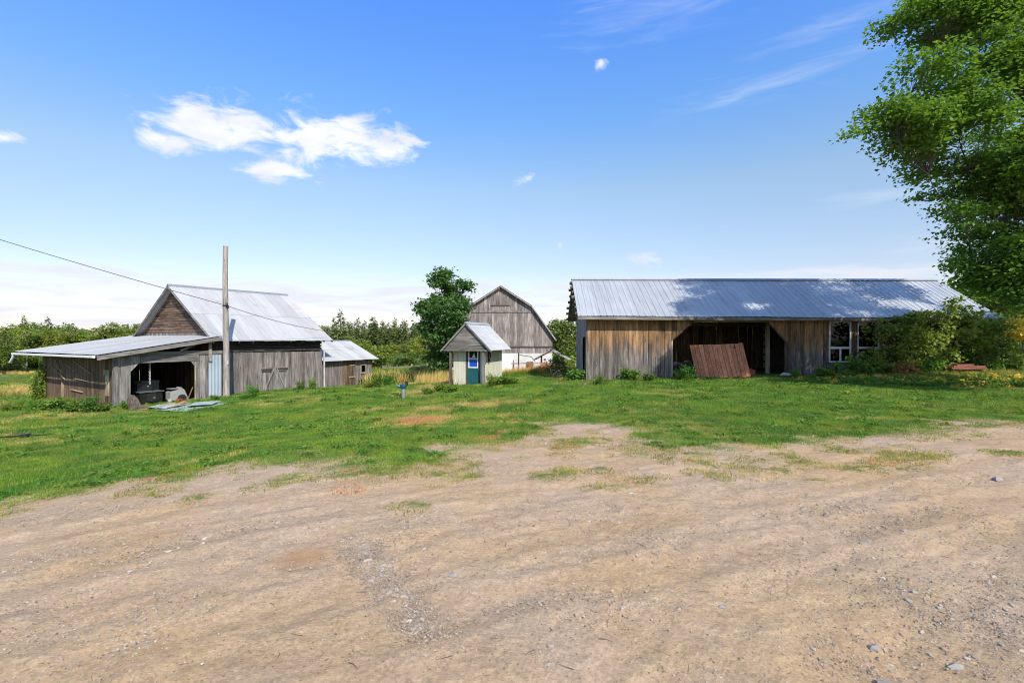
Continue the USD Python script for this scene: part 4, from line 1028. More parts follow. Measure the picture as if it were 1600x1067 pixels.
# ================================================================== gambrel barn behind
GX0, GY0 = -1.0, 43.0
gb = thing('gambrel_barn', 'tall grey gambrel barn on a whitewashed foundation behind the hut', 'barn', (GX0, GY0, 0), 0.0)
outline = [(-4.9, 1.55), (-2.75, 4.55), (0, 6.31), (2.75, 4.55), (4.9, 1.55)]
gout = lambda x: float(np.interp(x, [p[0] for p in outline], [p[1] for p in outline]))
wall(gb, -4.6, 4.6, lambda x: min(gout(x) - 0.12, 99), lambda x: 0.92, 0, M['gambrel_wood'], 0.23, rng=R, breaks=(-2.75, 0, 2.75), ragged=0.015)
wall(gb, -4.6, 4.6, 0.90, 0.36, 0.03, M['gambrel_wood'], 0.25, rng=R, ragged=0.01)
part(gb, 'girt', MB().box(-4.62, 4.62, -0.035, -0.008, 0.86, 0.96), M['dark_wood_x'])
part(gb, 'girt', MB().box(-2.6, 2.72, -0.05, -0.008, 3.94, 4.10), M['gambrel_wood'])
part(gb, 'hay_door', MB().box(-0.85, 0.75, -0.03, -0.008, 4.62, 5.5), M['gambrel_wood'])
part(gb, 'hay_door_rail', MB().box(-0.9, 0.8, -0.06, -0.031, 4.54, 4.62), M['dark_wood_x'])
part(gb, 'foundation', MB().box(-4.6, 4.6, -0.03, 0.4, -3.0, 0.34), M['stucco'])
part(gb, 'white_door', MB().box(-0.45, 1.15, -0.09, -0.034, -2.0, 0.28), M['white_paint'])
for xs in (-4.6, 4.57):
    part(gb, 'side_foundation', MB().box(xs, xs + 0.03, 0.41, 12, -3, 0.34), M['stucco'])
    wall(gb, 0.06, 12, 1.75, 0.36, 0, M['gambrel_wood'], 0.3, rng=R, fn=yaxis(xs))
wall(gb, -4.6, 4.6, lambda x: gout(x) - 0.12, lambda x: -2.5, 12, M['gambrel_wood'], 0.5, rng=R, breaks=(-2.75, 0, 2.75))
for i in range(4):
    (xa, za), (xb, zb) = outline[i], outline[i + 1]
    hi, lo = ((xb, zb), (xa, za)) if i < 2 else ((xa, za), (xb, zb))
    top = np.array([hi[0], -0.35, hi[1]]); end = np.array([lo[0], -0.35, lo[1]])
    d = end - top; L = np.linalg.norm(d); d /= L
    if i in (0, 3):
        L += 0.12
    for k in range(8):
        sheet(gb, top + np.array([0, k * 1.6, 0]), (0, 1, 0), d, 1.6, L, 0.4, 0.025, M['barn_roof'], lift=0.004 * (k % 2) + (0.03 if i in (1, 2) else 0))
    part(gb, 'barge_board', MB().bar(tuple(end + (0, 0.03, -0.08)), tuple(top + (0, 0.03, -0.08)), 0.03, 0.09), M['pole_wood'])

# ================================================================== pole, wire and small things in the yard
pb = gp(353, 621)
ptop = CAM_Z + (HOR - 385) / FPX * pb[1]
pole = thing('utility_pole', 'bare weathered grey wooden pole standing in front of the barn', 'pole', (pb[0], pb[1], pb[2]))
hp = ptop - pb[2]
zs = np.linspace(-0.4, hp, 14)
rr = np.interp(zs, [0, hp], [0.17, 0.115])
pv, pf = MB().tube(np.stack([0.02 * np.sin(zs * 0.8), 0.015 * np.cos(zs * 0.7), zs], 1), rr, 14).get()
pv[:, :2] += (meshkit.fbm(pv * (9, 9, 0.6), 3, 2)[:, None] - 0.5) * 0.03
part(pole, 'shaft', (pv, pf), M['pole_wood'], smooth=40)
az_ = CAM_Z + (HOR - 478) / FPX * pb[1] - pb[2]
part(pole, 'insulator', MB().tube([(0.12, -0.12, az_ - 0.06), (0.14, -0.15, az_ + 0.05), (0.13, -0.14, az_ + 0.14)], [0.05, 0.06, 0.03], 8).tube([(0, 0, az_ - 0.03), (0, 0, az_ + 0.03)], 0.158, 14).bar((0.05, -0.08, az_), (0.28, -0.2, az_ - 0.12), 0.05, 0.05), M['iron'])
part(pole, 'clip', MB().box(0.12, 0.18, -0.12, -0.04, 1.75, 1.95), M['off_white'])


def hang(a, b, sag, n=24):
    t = np.linspace(0, 1, n)[:, None]
    p = np.asarray(a) * (1 - t) + np.asarray(b) * t
    p[:, 2] -= sag * 4 * t[:, 0] * (1 - t[:, 0])
    return p


att = np.array([pb[0] + 0.13, pb[1] - 0.15, pb[2] + az_])
left0 = wp(0, 373, 24.0)
far = att + (left0 - att) * 1.9 + np.array([0, 0, 0.25])
part('/World', 'overhead_wire', MB().tube(hang(far, att, 0.18, 30), 0.017, 5), M['wire'], label='black overhead wire running from the upper left to the bare pole', category='wire')
ex = bw(6.9, -0.45)
part('/World', 'overhead_wire', MB().tube(hang(att, (ex[0], ex[1], 2.15), 0.16), 0.015, 5), M['wire'], label='thin wire sagging from the bare pole across the barn roof to its right eave', category='wire')

# inside the lean-to
def lw(x, y):
    a_, b_ = bw(x, y)
    return (a_, b_, gz(a_, b_))


st = thing('kitchen_range', 'black cooking range with a bright top edge in the lean-to opening', 'stove', lw(-3.05, 0.75), BANG)
part(st, 'body', MB().box(-0.5, 0.5, -0.3, 0.3, 0.12, 0.66), M['black_enamel'])
part(st, 'top', MB().box(-0.56, 0.56, -0.36, 0.34, 0.665, 0.70), M['chrome'])
part(st, 'oven_door', MB().box(-0.2, 0.2, -0.33, -0.302, 0.2, 0.6), M['iron'])
part(st, 'dial', MB().tube([(0.12, -0.36, 0.36), (0.12, -0.331, 0.36)], 0.05, 10), M['chrome'])
part(st, 'back_shelf', MB().box(-0.42, 0.30, 0.18, 0.3, 0.705, 1.12), M['black_enamel'])
part(st, 'gauge', MB().tube([(0.05, 0.165, 0.93), (0.05, 0.179, 0.93)], 0.035, 10), M['grey_metal'])
for x, y in ((-0.45, -0.25), (0.45, -0.25), (-0.45, 0.25), (0.45, 0.25)):
    part(st, 'leg', MB().tube([(x, y, -0.05), (x, y, 0.118)], [0.025, 0.045], 6), M['iron'])
mc = thing('white_machine', 'off white angular machine cover with a dark wheel in the lean-to opening', 'machine', lw(-1.75, 0.55), BANG)
part(mc, 'cover', MB().prism([(-0.42, 0.12), (0.5, 0.05), (0.28, 0.62), (0.12, 0.78), (-0.02, 0.66), (-0.42, 0.56)], -0.05, 0.42), M['machine_white'])
part(mc, 'lid', MB().box(-0.40, 0.05, -0.02, 0.40, 0.70, 0.735), M['grey_metal'])
wheel = part(mc, 'wheel', MB().tube([(0.13, -0.16, 0.2), (0.13, -0.055, 0.2)], 0.2, 18), M['rubber'], smooth=40)
part(wheel, 'hub', MB().tube([(0.13, -0.175, 0.2), (0.13, -0.162, 0.2)], 0.09, 12), M['iron'])
for i, (px, py, L, rx, mt, lab) in enumerate([(291, 634, 1.1, 0.9, 'rust', 'rusty bent pipe leaning at the right side of the lean-to opening'), (262, 637, 1.6, 0.06, 'pale_wood', 'pale plank lying over junk in the lean-to opening'),
                                               (240, 639, 1.2, 0.03, 'grey_wood_x', 'grey plank lying beside the pale sheets'), (278, 636, 0.8, 0.1, 'red_wood', 'short reddish board lying before the white machine')]):
    p = gp(px, py)
    m = MB()
    if i == 0:
        m.tube([(-0.35, 0, 0.02), (0.1, 0.05, 0.32), (0.32, 0.15, 0.75)], 0.022, 6)
    else:
        m.bar((-L / 2, 0, 0.05), (L / 2, 0.05, 0.05 + rx), 0.14, 0.03)
    t = thing('scrap_pipe' if i == 0 else 'scrap_plank', lab, 'pipe' if i == 0 else 'plank', p, BANG + (0.15 * i if i else 0))
    part(t, 'length', m, M[mt])
p = gp(212, 641)
t = thing('grey_slab', 'grey rounded slab leaning inside the left post of the lean-to', 'slab', p, BANG)
part(t, 'slab', MB().prism([(-0.22, 0), (0.24, 0), (0.1, 0.45), (0.0, 0.58), (-0.12, 0.60), (-0.24, 0.45)], 0.0, 0.04).moved(lambda v: np.stack([v[:, 0], v[:, 1] + 0.25 * v[:, 2], v[:, 2]], 1)), M['dark_log'])
p = gp(223, 640)
t = thing('rusty_can', 'small orange rusty can lying at the left of the lean-to opening', 'can', p, BANG)
part(t, 'body', MB().tube([(-0.1, 0, 0.09), (0.14, 0.03, 0.09)], 0.09, 10), M['rust'], smooth=40)
p = lw(-3.15, 0.35)
t = thing('hanging_chain', 'pale chain hanging from the lean-to lintel', 'chain', (p[0], p[1], 0.46), BANG)
for k in range(13):
    a_ = np.linspace(0, 2 * math.pi, 9)
    c_, s_ = 0.04 * np.cos(a_), 0.055 * np.sin(a_)
    z0 = -0.05 - k * 0.085
    pts = np.stack([c_, 0 * a_, z0 + s_], 1) if k % 2 else np.stack([0 * a_, c_, z0 + s_], 1)
    part(t, 'link', MB().tube(pts, 0.014, 4, caps=False), M['off_white'])
for i, (x, y, s, mt, nm, lab) in enumerate([(-3.7, 2.2, (0.7, 0.5, 0.8), 'dark_log', 'wooden_crate', 'dark wooden crate deep inside the lean-to'), (-2.2, 3.0, (0.9, 0.6, 1.1), 'grey_metal', 'metal_cabinet', 'dim metal cabinet deep inside the lean-to'), (-1.9, 0.15, (0.22, 0.2, 0.16), 'red_paint', 'red_box', 'small red box on the ground in the lean-to opening'), (-2.35, 0.1, (0.2, 0.2, 0.2), 'off_white', 'white_bucket', 'small whitish bucket between range and white machine')]):
    t = thing(nm, lab, nm.split('_')[1], lw(x, y), BANG + 0.2 * i)
    w_, d_, h_ = s
    if nm == 'white_bucket':
        part(t, 'body', MB().tube([(0, 0, 0), (0, 0, h_)], [0.09, 0.12], 12), M[mt], smooth=40)
    elif nm == 'wooden_crate':
        for k in range(5):
            part(t, 'slat', MB().box(-w_ / 2, w_ / 2, -d_ / 2, -d_ / 2 + 0.02, k * h_ / 5, k * h_ / 5 + h_ / 6.5), M[mt])
        part(t, 'box', MB().box(-w_ / 2 + 0.02, w_ / 2 - 0.02, -d_ / 2 + 0.025, d_ / 2, 0, h_), M['dark_wood_x'])
    else:
        part(t, 'body', MB().box(-w_ / 2, w_ / 2, -d_ / 2, d_ / 2, 0, h_), M[mt])
        part(t, 'door' if nm == 'metal_cabinet' else 'lid', MB().box(-w_ / 2 - 0.01, w_ / 2 + 0.01, -d_ / 2 - 0.015, d_ / 2, h_ * 0.98, h_ * 1.06), M[mt])

# pale sheets lying on the grass before the lean-to
for i, (quad, lab, mt) in enumerate([([(238, 643), (290, 645), (357, 632), (300, 634)], 'large pale teal sheet lying on the grass before the lean-to', 'teal_sheet'),
                                     ([(230, 640), (258, 642), (300, 634), (262, 633)], 'small whitish sheet lying over junk at the lean-to opening', 'off_white'),
                                     ([(292, 640), (330, 637), (345, 631), (305, 633)], 'narrow pale sheet lying on top of the teal sheet', 'teal_sheet')]):
    c = np.array([gp(*q) for q in quad])
    n_ = 9
    s_, t_ = np.meshgrid(np.linspace(0, 1, n_), np.linspace(0, 1, n_))
    pts = (c[0] * ((1 - s_) * (1 - t_))[..., None] + c[1] * (s_ * (1 - t_))[..., None] + c[2] * (s_ * t_)[..., None] + c[3] * ((1 - s_) * t_)[..., None]).reshape(-1, 3)
    pts[:, 2] += 0.07 + 0.03 * i + (meshkit.fbm(pts * 2.5, 3, 60 + i) - 0.5) * 0.08
    ii = np.arange(n_ * n_).reshape(n_, n_)
    f = np.stack([ii[:-1, :-1], ii[:-1, 1:], ii[1:, 1:], ii[1:, :-1]], -1).reshape(-1, 4)
    m = MB().add(pts, f).add(pts - (0, 0, 0.012), f[:, ::-1])
    part('/World', 'loose_sheet', m, M[mt], smooth=True, label=lab, category='sheet')

# blue pump post in the grass
p = gp(630, 623)
pu = thing('blue_hydrant', 'small blue hand hydrant with a brown plant tuft on a grey post in the grass', 'hydrant', p, 0.1)
part(pu, 'post', MB().tube([(0, 0, -0.1), (0, 0, 0.42)], 0.075, 10), M['grey_metal'], smooth=40)
part(pu, 'bowl', MB().tube([(0, 0, 0.40), (0, 0, 0.46), (0, 0, 0.56), (0, 0, 0.62)], [0.06, 0.12, 0.15, 0.14], 14), M['pump_blue'], smooth=40)
part(pu, 'spout', MB().tube([(-0.1, 0, 0.50), (-0.18, -0.02, 0.52), (-0.25, -0.03, 0.53)], [0.07, 0.065, 0.055], 8), M['pump_blue'], smooth=40)
part(pu, 'cap', MB().tube([(0.12, 0, 0.55), (0.16, 0, 0.72)], [0.07, 0.06], 8), M['iron'], smooth=40)
rg = np.random.default_rng(5)
m = MB()
for k in range(34):
    a_, e_ = rg.uniform(0, 6.28), rg.uniform(0.02, 0.17)
    m.tube([(0, 0, 0.60), (e_ * 0.6 * math.cos(a_), e_ * 0.6 * math.sin(a_), 0.75), (e_ * math.cos(a_), e_ * math.sin(a_), rg.uniform(0.78, 0.92))], [0.012, 0.01, 0.004], 4)
part(pu, 'dry_plant', m, M['grass_straw'])

# iron wheel, shelter and old machinery before the gambrel barn
p = gp(873, 592)
wz = p[2] + 0.42
wh = thing('iron_wheel', 'old dark spoked iron wheel leaning in the grass near the shed', 'wheel', (p[0], p[1] + 0.3, wz), 0.35)
th = np.linspace(0, 2 * math.pi, 29)
tilt = lambda v: np.stack([v[:, 0], v[:, 1] + 0.25 * v[:, 2], v[:, 2]], 1)
part(wh, 'rim', MB().tube(np.stack([0.42 * np.cos(th), 0 * th, 0.42 * np.sin(th)], 1), 0.035, 6, caps=False).moved(tilt), M['iron'], smooth=50)
part(wh, 'hub', MB().tube([(0, -0.09, 0), (0, 0.09, 0)], 0.075, 10).moved(tilt), M['iron'])
for k in range(10):
    a_ = k * math.pi / 5
    part(wh, 'spoke', MB().tube([(0.07 * math.cos(a_), 0, 0.07 * math.sin(a_)), (0.4 * math.cos(a_), 0, 0.4 * math.sin(a_))], 0.016, 5).moved(tilt), M['iron'])
p = np.array([2.75, 33.0, gz(2.75, 33.0)])
sh = thing('well_shelter', 'small red shelter with a gabled board roof half hidden by a bush', 'shelter', p, -0.25)
part(sh, 'box', MB().box(-0.7, 0.7, -0.5, 0.5, -0.2, 0.75), M['red_wood'])
for s in (-1, 1):
    part(sh, 'post', MB().box(s * 0.75 - 0.05, s * 0.75 + 0.05, -0.05, 0.05, -0.2, 1.25), M['red_wood'])
    part(sh, 'roof_board', MB().bar((s * 1.25, 0, 0.98), (0, 0, 1.66), 1.25, 0.05), M['grey_wood_y'])
part(sh, 'ridge_cap', MB().box(-0.08, 0.08, -0.66, 0.66, 1.68, 1.72), M['dark_wood_x'])
p0 = wp(826, 574, 36.0)
mh = thing('old_hay_rake', 'rusty old farm implement with pale rails before the whitewashed foundation', 'farm machine', (p0[0], 36.0, gz(p0[0], 36.0)), -0.1)
for z in (0.45, 0.95):
    part(mh, 'rail', MB().bar((-1.3, 0, z), (1.35, 0.1, z + 0.05), 0.10, 0.10), M['pale_bark'])
part(mh, 'frame', MB().bar((-1.2, 0.1, 0), (-1.15, 0.1, 1.2), 0.08, 0.08).bar((1.2, 0.1, 0), (1.2, 0.1, 1.1), 0.08, 0.08).bar((0.0, 0.1, 0), (0.0, 0.1, 1.0), 0.08, 0.08), M['rust'])
part(mh, 'seat_post', MB().tube([(-0.75, 0, 0.4), (-0.75, 0, 1.75)], 0.06, 6), M['dark_log'])
part(mh, 'lever', MB().tube([(-0.7, 0, 1.6), (0.2, 0, 1.45), (0.5, 0, 1.1)], 0.025, 5), M['iron'])
part(mh, 'drum', MB().tube([(-0.15, -0.1, 0.85), (0.35, -0.1, 0.85)], 0.26, 12), M['rust'], smooth=40)
for k in range(8):
    x = -1.1 + k * 0.3
    part(mh, 'tine', MB().tube([(x, 0, 0.85), (x + 0.05, -0.3, 0.7), (x + 0.02, -0.4, 0.15)], 0.025, 5), M['pale_bark'])

# rail fence in the field behind
f0, f1 = wp(598, 575, 50), wp(692, 570, 46)
fe = thing('rail_fence', 'low weathered rail fence with pale post tops in the field behind the pump', 'fence', (0, 0, 0))
for k in range(5):
    q = f0 + (f1 - f0) * k / 4
    g_ = gz(q[0], q[1])
    part(fe, 'post', MB().tube([(q[0], q[1], g_ - 0.2), (q[0] + 0.02, q[1], q[2] + 0.25)], 0.09, 7), M['pale_bark' if k in (3, 4) else 'grey_wood_z'])
    if k < 4:
        r_ = f0 + (f1 - f0) * (k + 1) / 4
        for dz in (0.02, -0.55):
            part(fe, 'rail', MB().bar(q + (0, -0.1, dz), r_ + (0, -0.1, dz + R.uniform(-.05, .05)), 0.09, 0.12), M['pole_wood'])

# red plank stack in the weeds, stones, a bar on the lawn
p = wp(1505, 566, 20.6)
rs = thing('red_plank_stack', 'stack of reddish brown planks lying in the weeds at the right', 'plank stack', (p[0], p[1], gz(p[0], p[1])), 0.05)
for k, (x0, x1, y, z) in enumerate([(-0.8, 0.75, -0.3, 0.30), (-0.85, 0.7, -0.05, 0.31), (-0.7, 0.95, 0.2, 0.30), (-0.6, 0.8, -0.2, 0.355), (-0.25, 0.5, 0.0, 0.41), (-0.5, 0.3, 0.15, 0.35), (-0.75, 0.85, -0.28, 0.25), (-0.8, 0.8, 0.0, 0.25)]):
    part(rs, 'plank', MB().box(x0, x1, y, y + 0.2, z, z + 0.045), M['red_wood_x'])
for x in (-0.5, 0.5):
    part(rs, 'bearer', MB().box(x - 0.1, x + 0.1, -0.2, 0.35, -0.1, 0.245), M['dark_log'])
p = gp(28, 683)
t = thing('iron_bar', 'dark rusty bar lying on the lawn at the left edge', 'bar', p, 0.25)
part(t, 'bar', MB().tube([(-0.45, 0, 0.03), (0.1, 0.02, 0.04), (0.5, 0.1, 0.03)], 0.02, 6), M['iron'])
part(t, 'block', MB().box(0.05, 0.20, -0.06, 0.08, 0.0, 0.08), M['iron'])
# inside the machinery shed
for i, (x, y, r_, tl, lab) in enumerate([(4.55, 1.0, 0.36, 0.5, 'worn dark tyre leaning just inside the shed opening'), (5.1, 1.3, 0.38, -0.2, 'larger dark tyre standing behind the leaning one in the shed')]):
    g_ = gz(SX + x, SY + y)
    t = thing('old_tyre', lab, 'tyre', (SX + x, SY + y, g_ + r_ * 0.9), tl)
    tv = lambda v: np.stack([v[:, 0], v[:, 1] + 0.35 * v[:, 2], v[:, 2]], 1)
    part(t, 'tread', MB().tube(np.stack([r_ * 0.78 * np.cos(th), 0 * th, r_ * 0.78 * np.sin(th)], 1), 0.11, 9, caps=False).moved(tv), M['rubber'], smooth=60)
    part(t, 'rim', MB().tube(np.stack([r_ * 0.5 * np.cos(th), 0 * th, r_ * 0.5 * np.sin(th)], 1), 0.03, 6, caps=False).moved(tv), M['grey_metal'], smooth=60)
for i, (x, y, s, mt, nm, lab) in enumerate([(7.9, 0.9, (0.5, 0.35, 0.3), 'red_paint', 'red_jerrycan', 'red can on the ground right of the plank door'), (4.3, 3.6, (0.6, 0.5, 1.0), 'dark_log', 'dark_crate', 'dim wooden crate in the back of the machinery shed'), (8.1, 2.2, (0.5, 0.5, 1.3), 'pump_blue', 'blue_barrel', 'dim blue barrel behind the plank door')]):
    t = thing(nm, lab, nm.split('_')[1], (SX + x, SY + y, gz(SX + x, SY + y)), 0.2 * i)
    w_, d_, h_ = s
    if nm == 'blue_barrel':
        part(t, 'body', MB().tube([(0, 0, 0), (0, 0, 0.3), (0, 0, 0.6), (0, 0, 0.9)], [0.27, 0.3, 0.3, 0.27], 14), M[mt], smooth=40)
    else:
        part(t, 'body', MB().box(-w_ / 2, w_ / 2, -d_ / 2, d_ / 2, 0, h_), M[mt])
        part(t, 'handle' if 'can' in nm else 'lid', MB().box(-w_ / 3, w_ / 3, -0.04, 0.04, h_ + 0.002, h_ + 0.06), M[mt])


def rock(seed, n=26):
    """A broken stone: the hull of random points, flattened."""
    r_ = np.random.default_rng(900 + seed)
    p_ = r_.normal(size=(n, 3)); p_ /= np.linalg.norm(p_, axis=1, keepdims=True)
    m = trimesh.convex.convex_hull(p_ * r_.uniform(0.75, 1.1, (n, 1)) * np.array([1.3, r_.uniform(0.75, 1.0), r_.uniform(0.5, 0.75)]))
    return m


for i, (px, py, s, lab) in enumerate([(1228, 589, 0.20, 'pale concrete lump at the foot of the right side of the shed opening'), (1352, 848, 0.055, 'pale rounded stone on the gravel yard, right of centre'), (708, 896, 0.055, 'whitish flat stone on the smooth dirt left of centre'),
                                      (1495, 1035, 0.062, 'largest grey stone near the lower right corner'), (1370, 1008, 0.055, 'blue grey stone below right of the middle of the yard'), (860, 1010, 0.03, 'tiny pale pebble near the bottom centre'), (645, 977, 0.05, 'grey stone at the end of the gravel streak'),
                                      (1560, 750, 0.10, 'dark clod lying on the gravel at the right edge'), (1385, 1060, 0.07, 'grey stone at the bottom edge right of centre'), (1060, 950, 0.035, 'small brown stone at the lower centre of the yard'), (1130, 945, 0.04, 'small grey stone on the lower yard right of the centre'), (855, 1038, 0.035, 'pale stone at the bottom edge near the centre')]):
    p = gp(px, py)
    rk = rock(i + 3)
    rk.apply_scale(s * 0.55 if i else s)
    part('/World', 'stone', rk.apply_translation(p + (0, 0, s * (0.28 if i == 0 else 0.10))), M['concrete' if i == 0 else 'stone'], smooth=25, label=lab, category='stone')


# ================================================================== plants
def leaves(P, size, rng, out=None, up=0.5, droop=0.25, slim=0.42):
    """One folded leaf of two triangles at each point."""
    n = len(P)
    d = rng.normal(size=(n, 3)); d[:, 2] *= 0.5; d[:, 2] -= droop
    if out is not None:
        d += 0.8 * out
    d /= np.linalg.norm(d, axis=1, keepdims=True) + 1e-9
    nm = rng.normal(size=(n, 3)) * 0.75; nm[:, 2] += up * 2
    s = np.cross(d, nm); s /= np.linalg.norm(s, axis=1, keepdims=True) + 1e-9
    q = np.cross(s, d)
    L = (np.broadcast_to(size, (n,)) * rng.uniform(0.65, 1.25, n))[:, None]
    v = np.stack([P, P + d * L * 0.48 + s * L * slim + q * L * 0.10, P + d * L - q * L * 0.12, P + d * L * 0.48 - s * L * slim + q * L * 0.10], 1).reshape(-1, 3)
    i = np.arange(n)[:, None] * 4
    return v, np.vstack([i + [0, 1, 2], i + [0, 2, 3]])


def bez(a, b, c, n=6):
    t = np.linspace(0, 1, n)[:, None]
    return np.asarray(a) * (1 - t) ** 2 + 2 * np.asarray(b) * t * (1 - t) + np.asarray(c) * t ** 2


def tree_meshes(lobes, base, trunk_r, trunk_top, per_lobe, per_cluster, leaf, rng, cl_r=0.35, gate=0.40, gfreq=0.55, seed=0, fork=0.3, sides=8, twigs=True, trunk_bend=0.02, flat=0.5, up=0.6):
    """A trunk, a limb into every lobe (x, y, z, r), branches to the leaf clusters of that lobe, and the leaves."""
    base = np.asarray(base, float); top = np.asarray(trunk_top, float)
    H = np.linalg.norm(top - base)
    w = MB()
    tp = bez(base, (base + top) / 2 + rng.normal(size=3) * H * trunk_bend, top, 9)
    tr = trunk_r * np.linspace(1, 0.22, 9); tr[0] *= 1.3
    w.tube(tp, tr, sides + 2)
    allP, allO = [], []
    rs = np.array([l[3] for l in lobes])
    nodes = [(tp[i], tr[i]) for i in range(9) if i / 8 >= fork]
    axis_ = (base + top) / 2
    for l in sorted(lobes, key=lambda l: math.hypot(l[0] - axis_[0], l[1] - axis_[1]) + 0.3 * abs(l[2] - axis_[2])):
        c, r = np.array(l[:3]), l[3]
        cost = [np.linalg.norm(c - q) + 1.2 * max(q[2] - c[2] + 0.35 * math.hypot(c[0] - q[0], c[1] - q[1]), 0) for q, _ in nodes]
        st, sr = nodes[int(np.argmin(cost))]
        lr = max(sr * 0.62, 0.02)
        mid = (st + c) / 2 + np.array([0, 0, -0.06]) * np.linalg.norm(c - st) + rng.normal(size=3) * 0.14 * r
        lp = bez(st, mid, c, 7)
        lrad = np.linspace(lr, max(lr * 0.35, 0.012), 7)
        w.tube(lp, lrad, max(4, sides - 2), caps=False)
        nodes += [(lp[i], lrad[i]) for i in (2, 3, 4, 5, 6)]
        n = int(per_lobe * (r / rs.mean()) ** 2.2) + 3
        u = rng.normal(size=(n * 3, 3)); u /= np.linalg.norm(u, axis=1, keepdims=True)
        C = c + u * (r * rng.uniform(0.05, 1, (n * 3, 1)) ** 0.42) * np.array([1, 1, 0.85])
        keep = meshkit.fbm(C * gfreq + 11.7, 3, seed) > gate
        C = C[keep][:n]
        for q in C:
            if twigs:
                j = int(np.argmin(np.linalg.norm(lp[2:] - q, axis=1))) + 2
                a = lp[max(j - 2, 1)]; br = min(lrad[j] * 0.5, 0.02 + 0.01 * r)
                w.tube(bez(a, (a + q) / 2 + np.array([0, 0, 0.12 * r]), q, 4), [br, br * 0.75, br * 0.5, br * 0.25], 4, caps=False)
            m = int(per_cluster * rng.uniform(0.6, 1.4))
            o = rng.normal(size=(m, 3)) * cl_r * np.array([1, 1, flat])
            allP.append(q + o); allO.append(np.tile((q - c) / (r + 1e-6), (m, 1)))
    P, O = np.vstack(allP), np.vstack(allO)
    return w.get(), leaves(P, leaf, rng, O, up=up)


# ---- the big maple at the right edge
rng = np.random.default_rng(11)
TX, TY = 18.2, 15.5
tz = gz(TX, TY)
lob = []
for px, py, Y, r in [(1462, 58, 14.6, 78), (1442, 100, 14.0, 42), (1402, 205, 14.2, 64), (1440, 235, 14.8, 62), (1358, 207, 14.0, 32), (1490, 150, 15.0, 85), (1505, 245, 15.2, 80), (1420, 255, 14.4, 42), (1540, 330, 15.4, 75), (1490, 330, 14.8, 36), (1565, 405, 15.2, 62),
                     (1520, 395, 14.8, 34), (1585, 60, 15.6, 100), (1600, 170, 15.5, 110), (1620, 300, 15.8, 100), (1600, 462, 14.6, 44), (1560, 452, 14.8, 28), (1545, 428, 14.9, 36), (1582, 438, 14.4, 42), (1532, 466, 14.6, 20), (1572, 484, 14.3, 26), (1600, 400, 14.2, 50), (1500, 10, 15.0, 80), (1540, -70, 15.2, 95), (1640, -90, 15.8, 130), (1740, -10, 15.5, 115), (1770, 170, 15.5, 95), (1745, 330, 15.0, 75), (1680, 420, 14.0, 90), (1660, 40, 14, 110), (1680, 220, 13.4, 110), (1690, -190, 15.8, 110)]:
    c = wp(px, py, Y)
    lob.append((c[0], c[1], c[2], r / FPX * Y))
for k in range(2):   # the far and outer side of the crown
    a = k * 1.26
    lob.append((TX + 2.2 + 3.2 * math.cos(a), TY + 2.0 + 3.0 * math.sin(a), 6.5 + 4.5 * ((k * 37) % 10) / 10, 2.0))
tw, tl = tree_meshes([(x - TX, y - TY, z - tz, r) for x, y, z, r in lob], (0, 0, -0.3), 0.42, (0.2, 0.3, 12.5), 66, 62, 0.118, rng, cl_r=0.23, gate=0.505, gfreq=0.62, seed=3, fork=0.2, flat=0.38, up=1.1)
big = thing('maple_tree', 'big leafy maple reaching in from the right edge over the shed roof', 'tree', (TX, TY, tz))
part(big, 'trunk', tw, M['bark'], smooth=50)
part(big, 'crown', tl, M['maple_leaf'], kind='stuff')

# ---- the dark young tree behind the hut
rng = np.random.default_rng(12)
Y0 = 36.0
q = wp(697, 590, Y0); qz = gz(q[0], Y0)
lob = []
for px, py, dy, r in [(694, 442, 0, 22), (715, 455, 0.3, 22), (680, 462, -0.2, 22), (668, 488, 0, 22), (700, 480, -0.5, 30), (724, 480, 0.2, 18), (690, 510, -0.4, 30), (670, 512, 0, 20), (715, 512, 0.3, 26), (700, 540, 0, 28), (685, 560, 0, 22), (712, 560, 0, 24), (728, 450, 0, 12), (695, 425, 0, 9), (658, 484, 0, 11)]:
    c = wp(px, py, Y0 + dy * 3)
    lob.append((c[0] - q[0], c[1] - Y0, c[2] - qz, r / FPX * Y0))
tw, tl = tree_meshes(lob, (0, 0, -0.3), 0.20, (0, 0, 8.5), 36, 26, 0.215, rng, cl_r=0.25, gate=0.50, gfreq=1.1, seed=5, fork=0.15)
yt = thing('young_maple', 'dark green young tree rising behind the cream hut', 'tree', (q[0], Y0, qz))
part(yt, 'trunk', tw, M['bark'], smooth=50)
part(yt, 'crown', tl, M['dark_leaf'], kind='stuff')

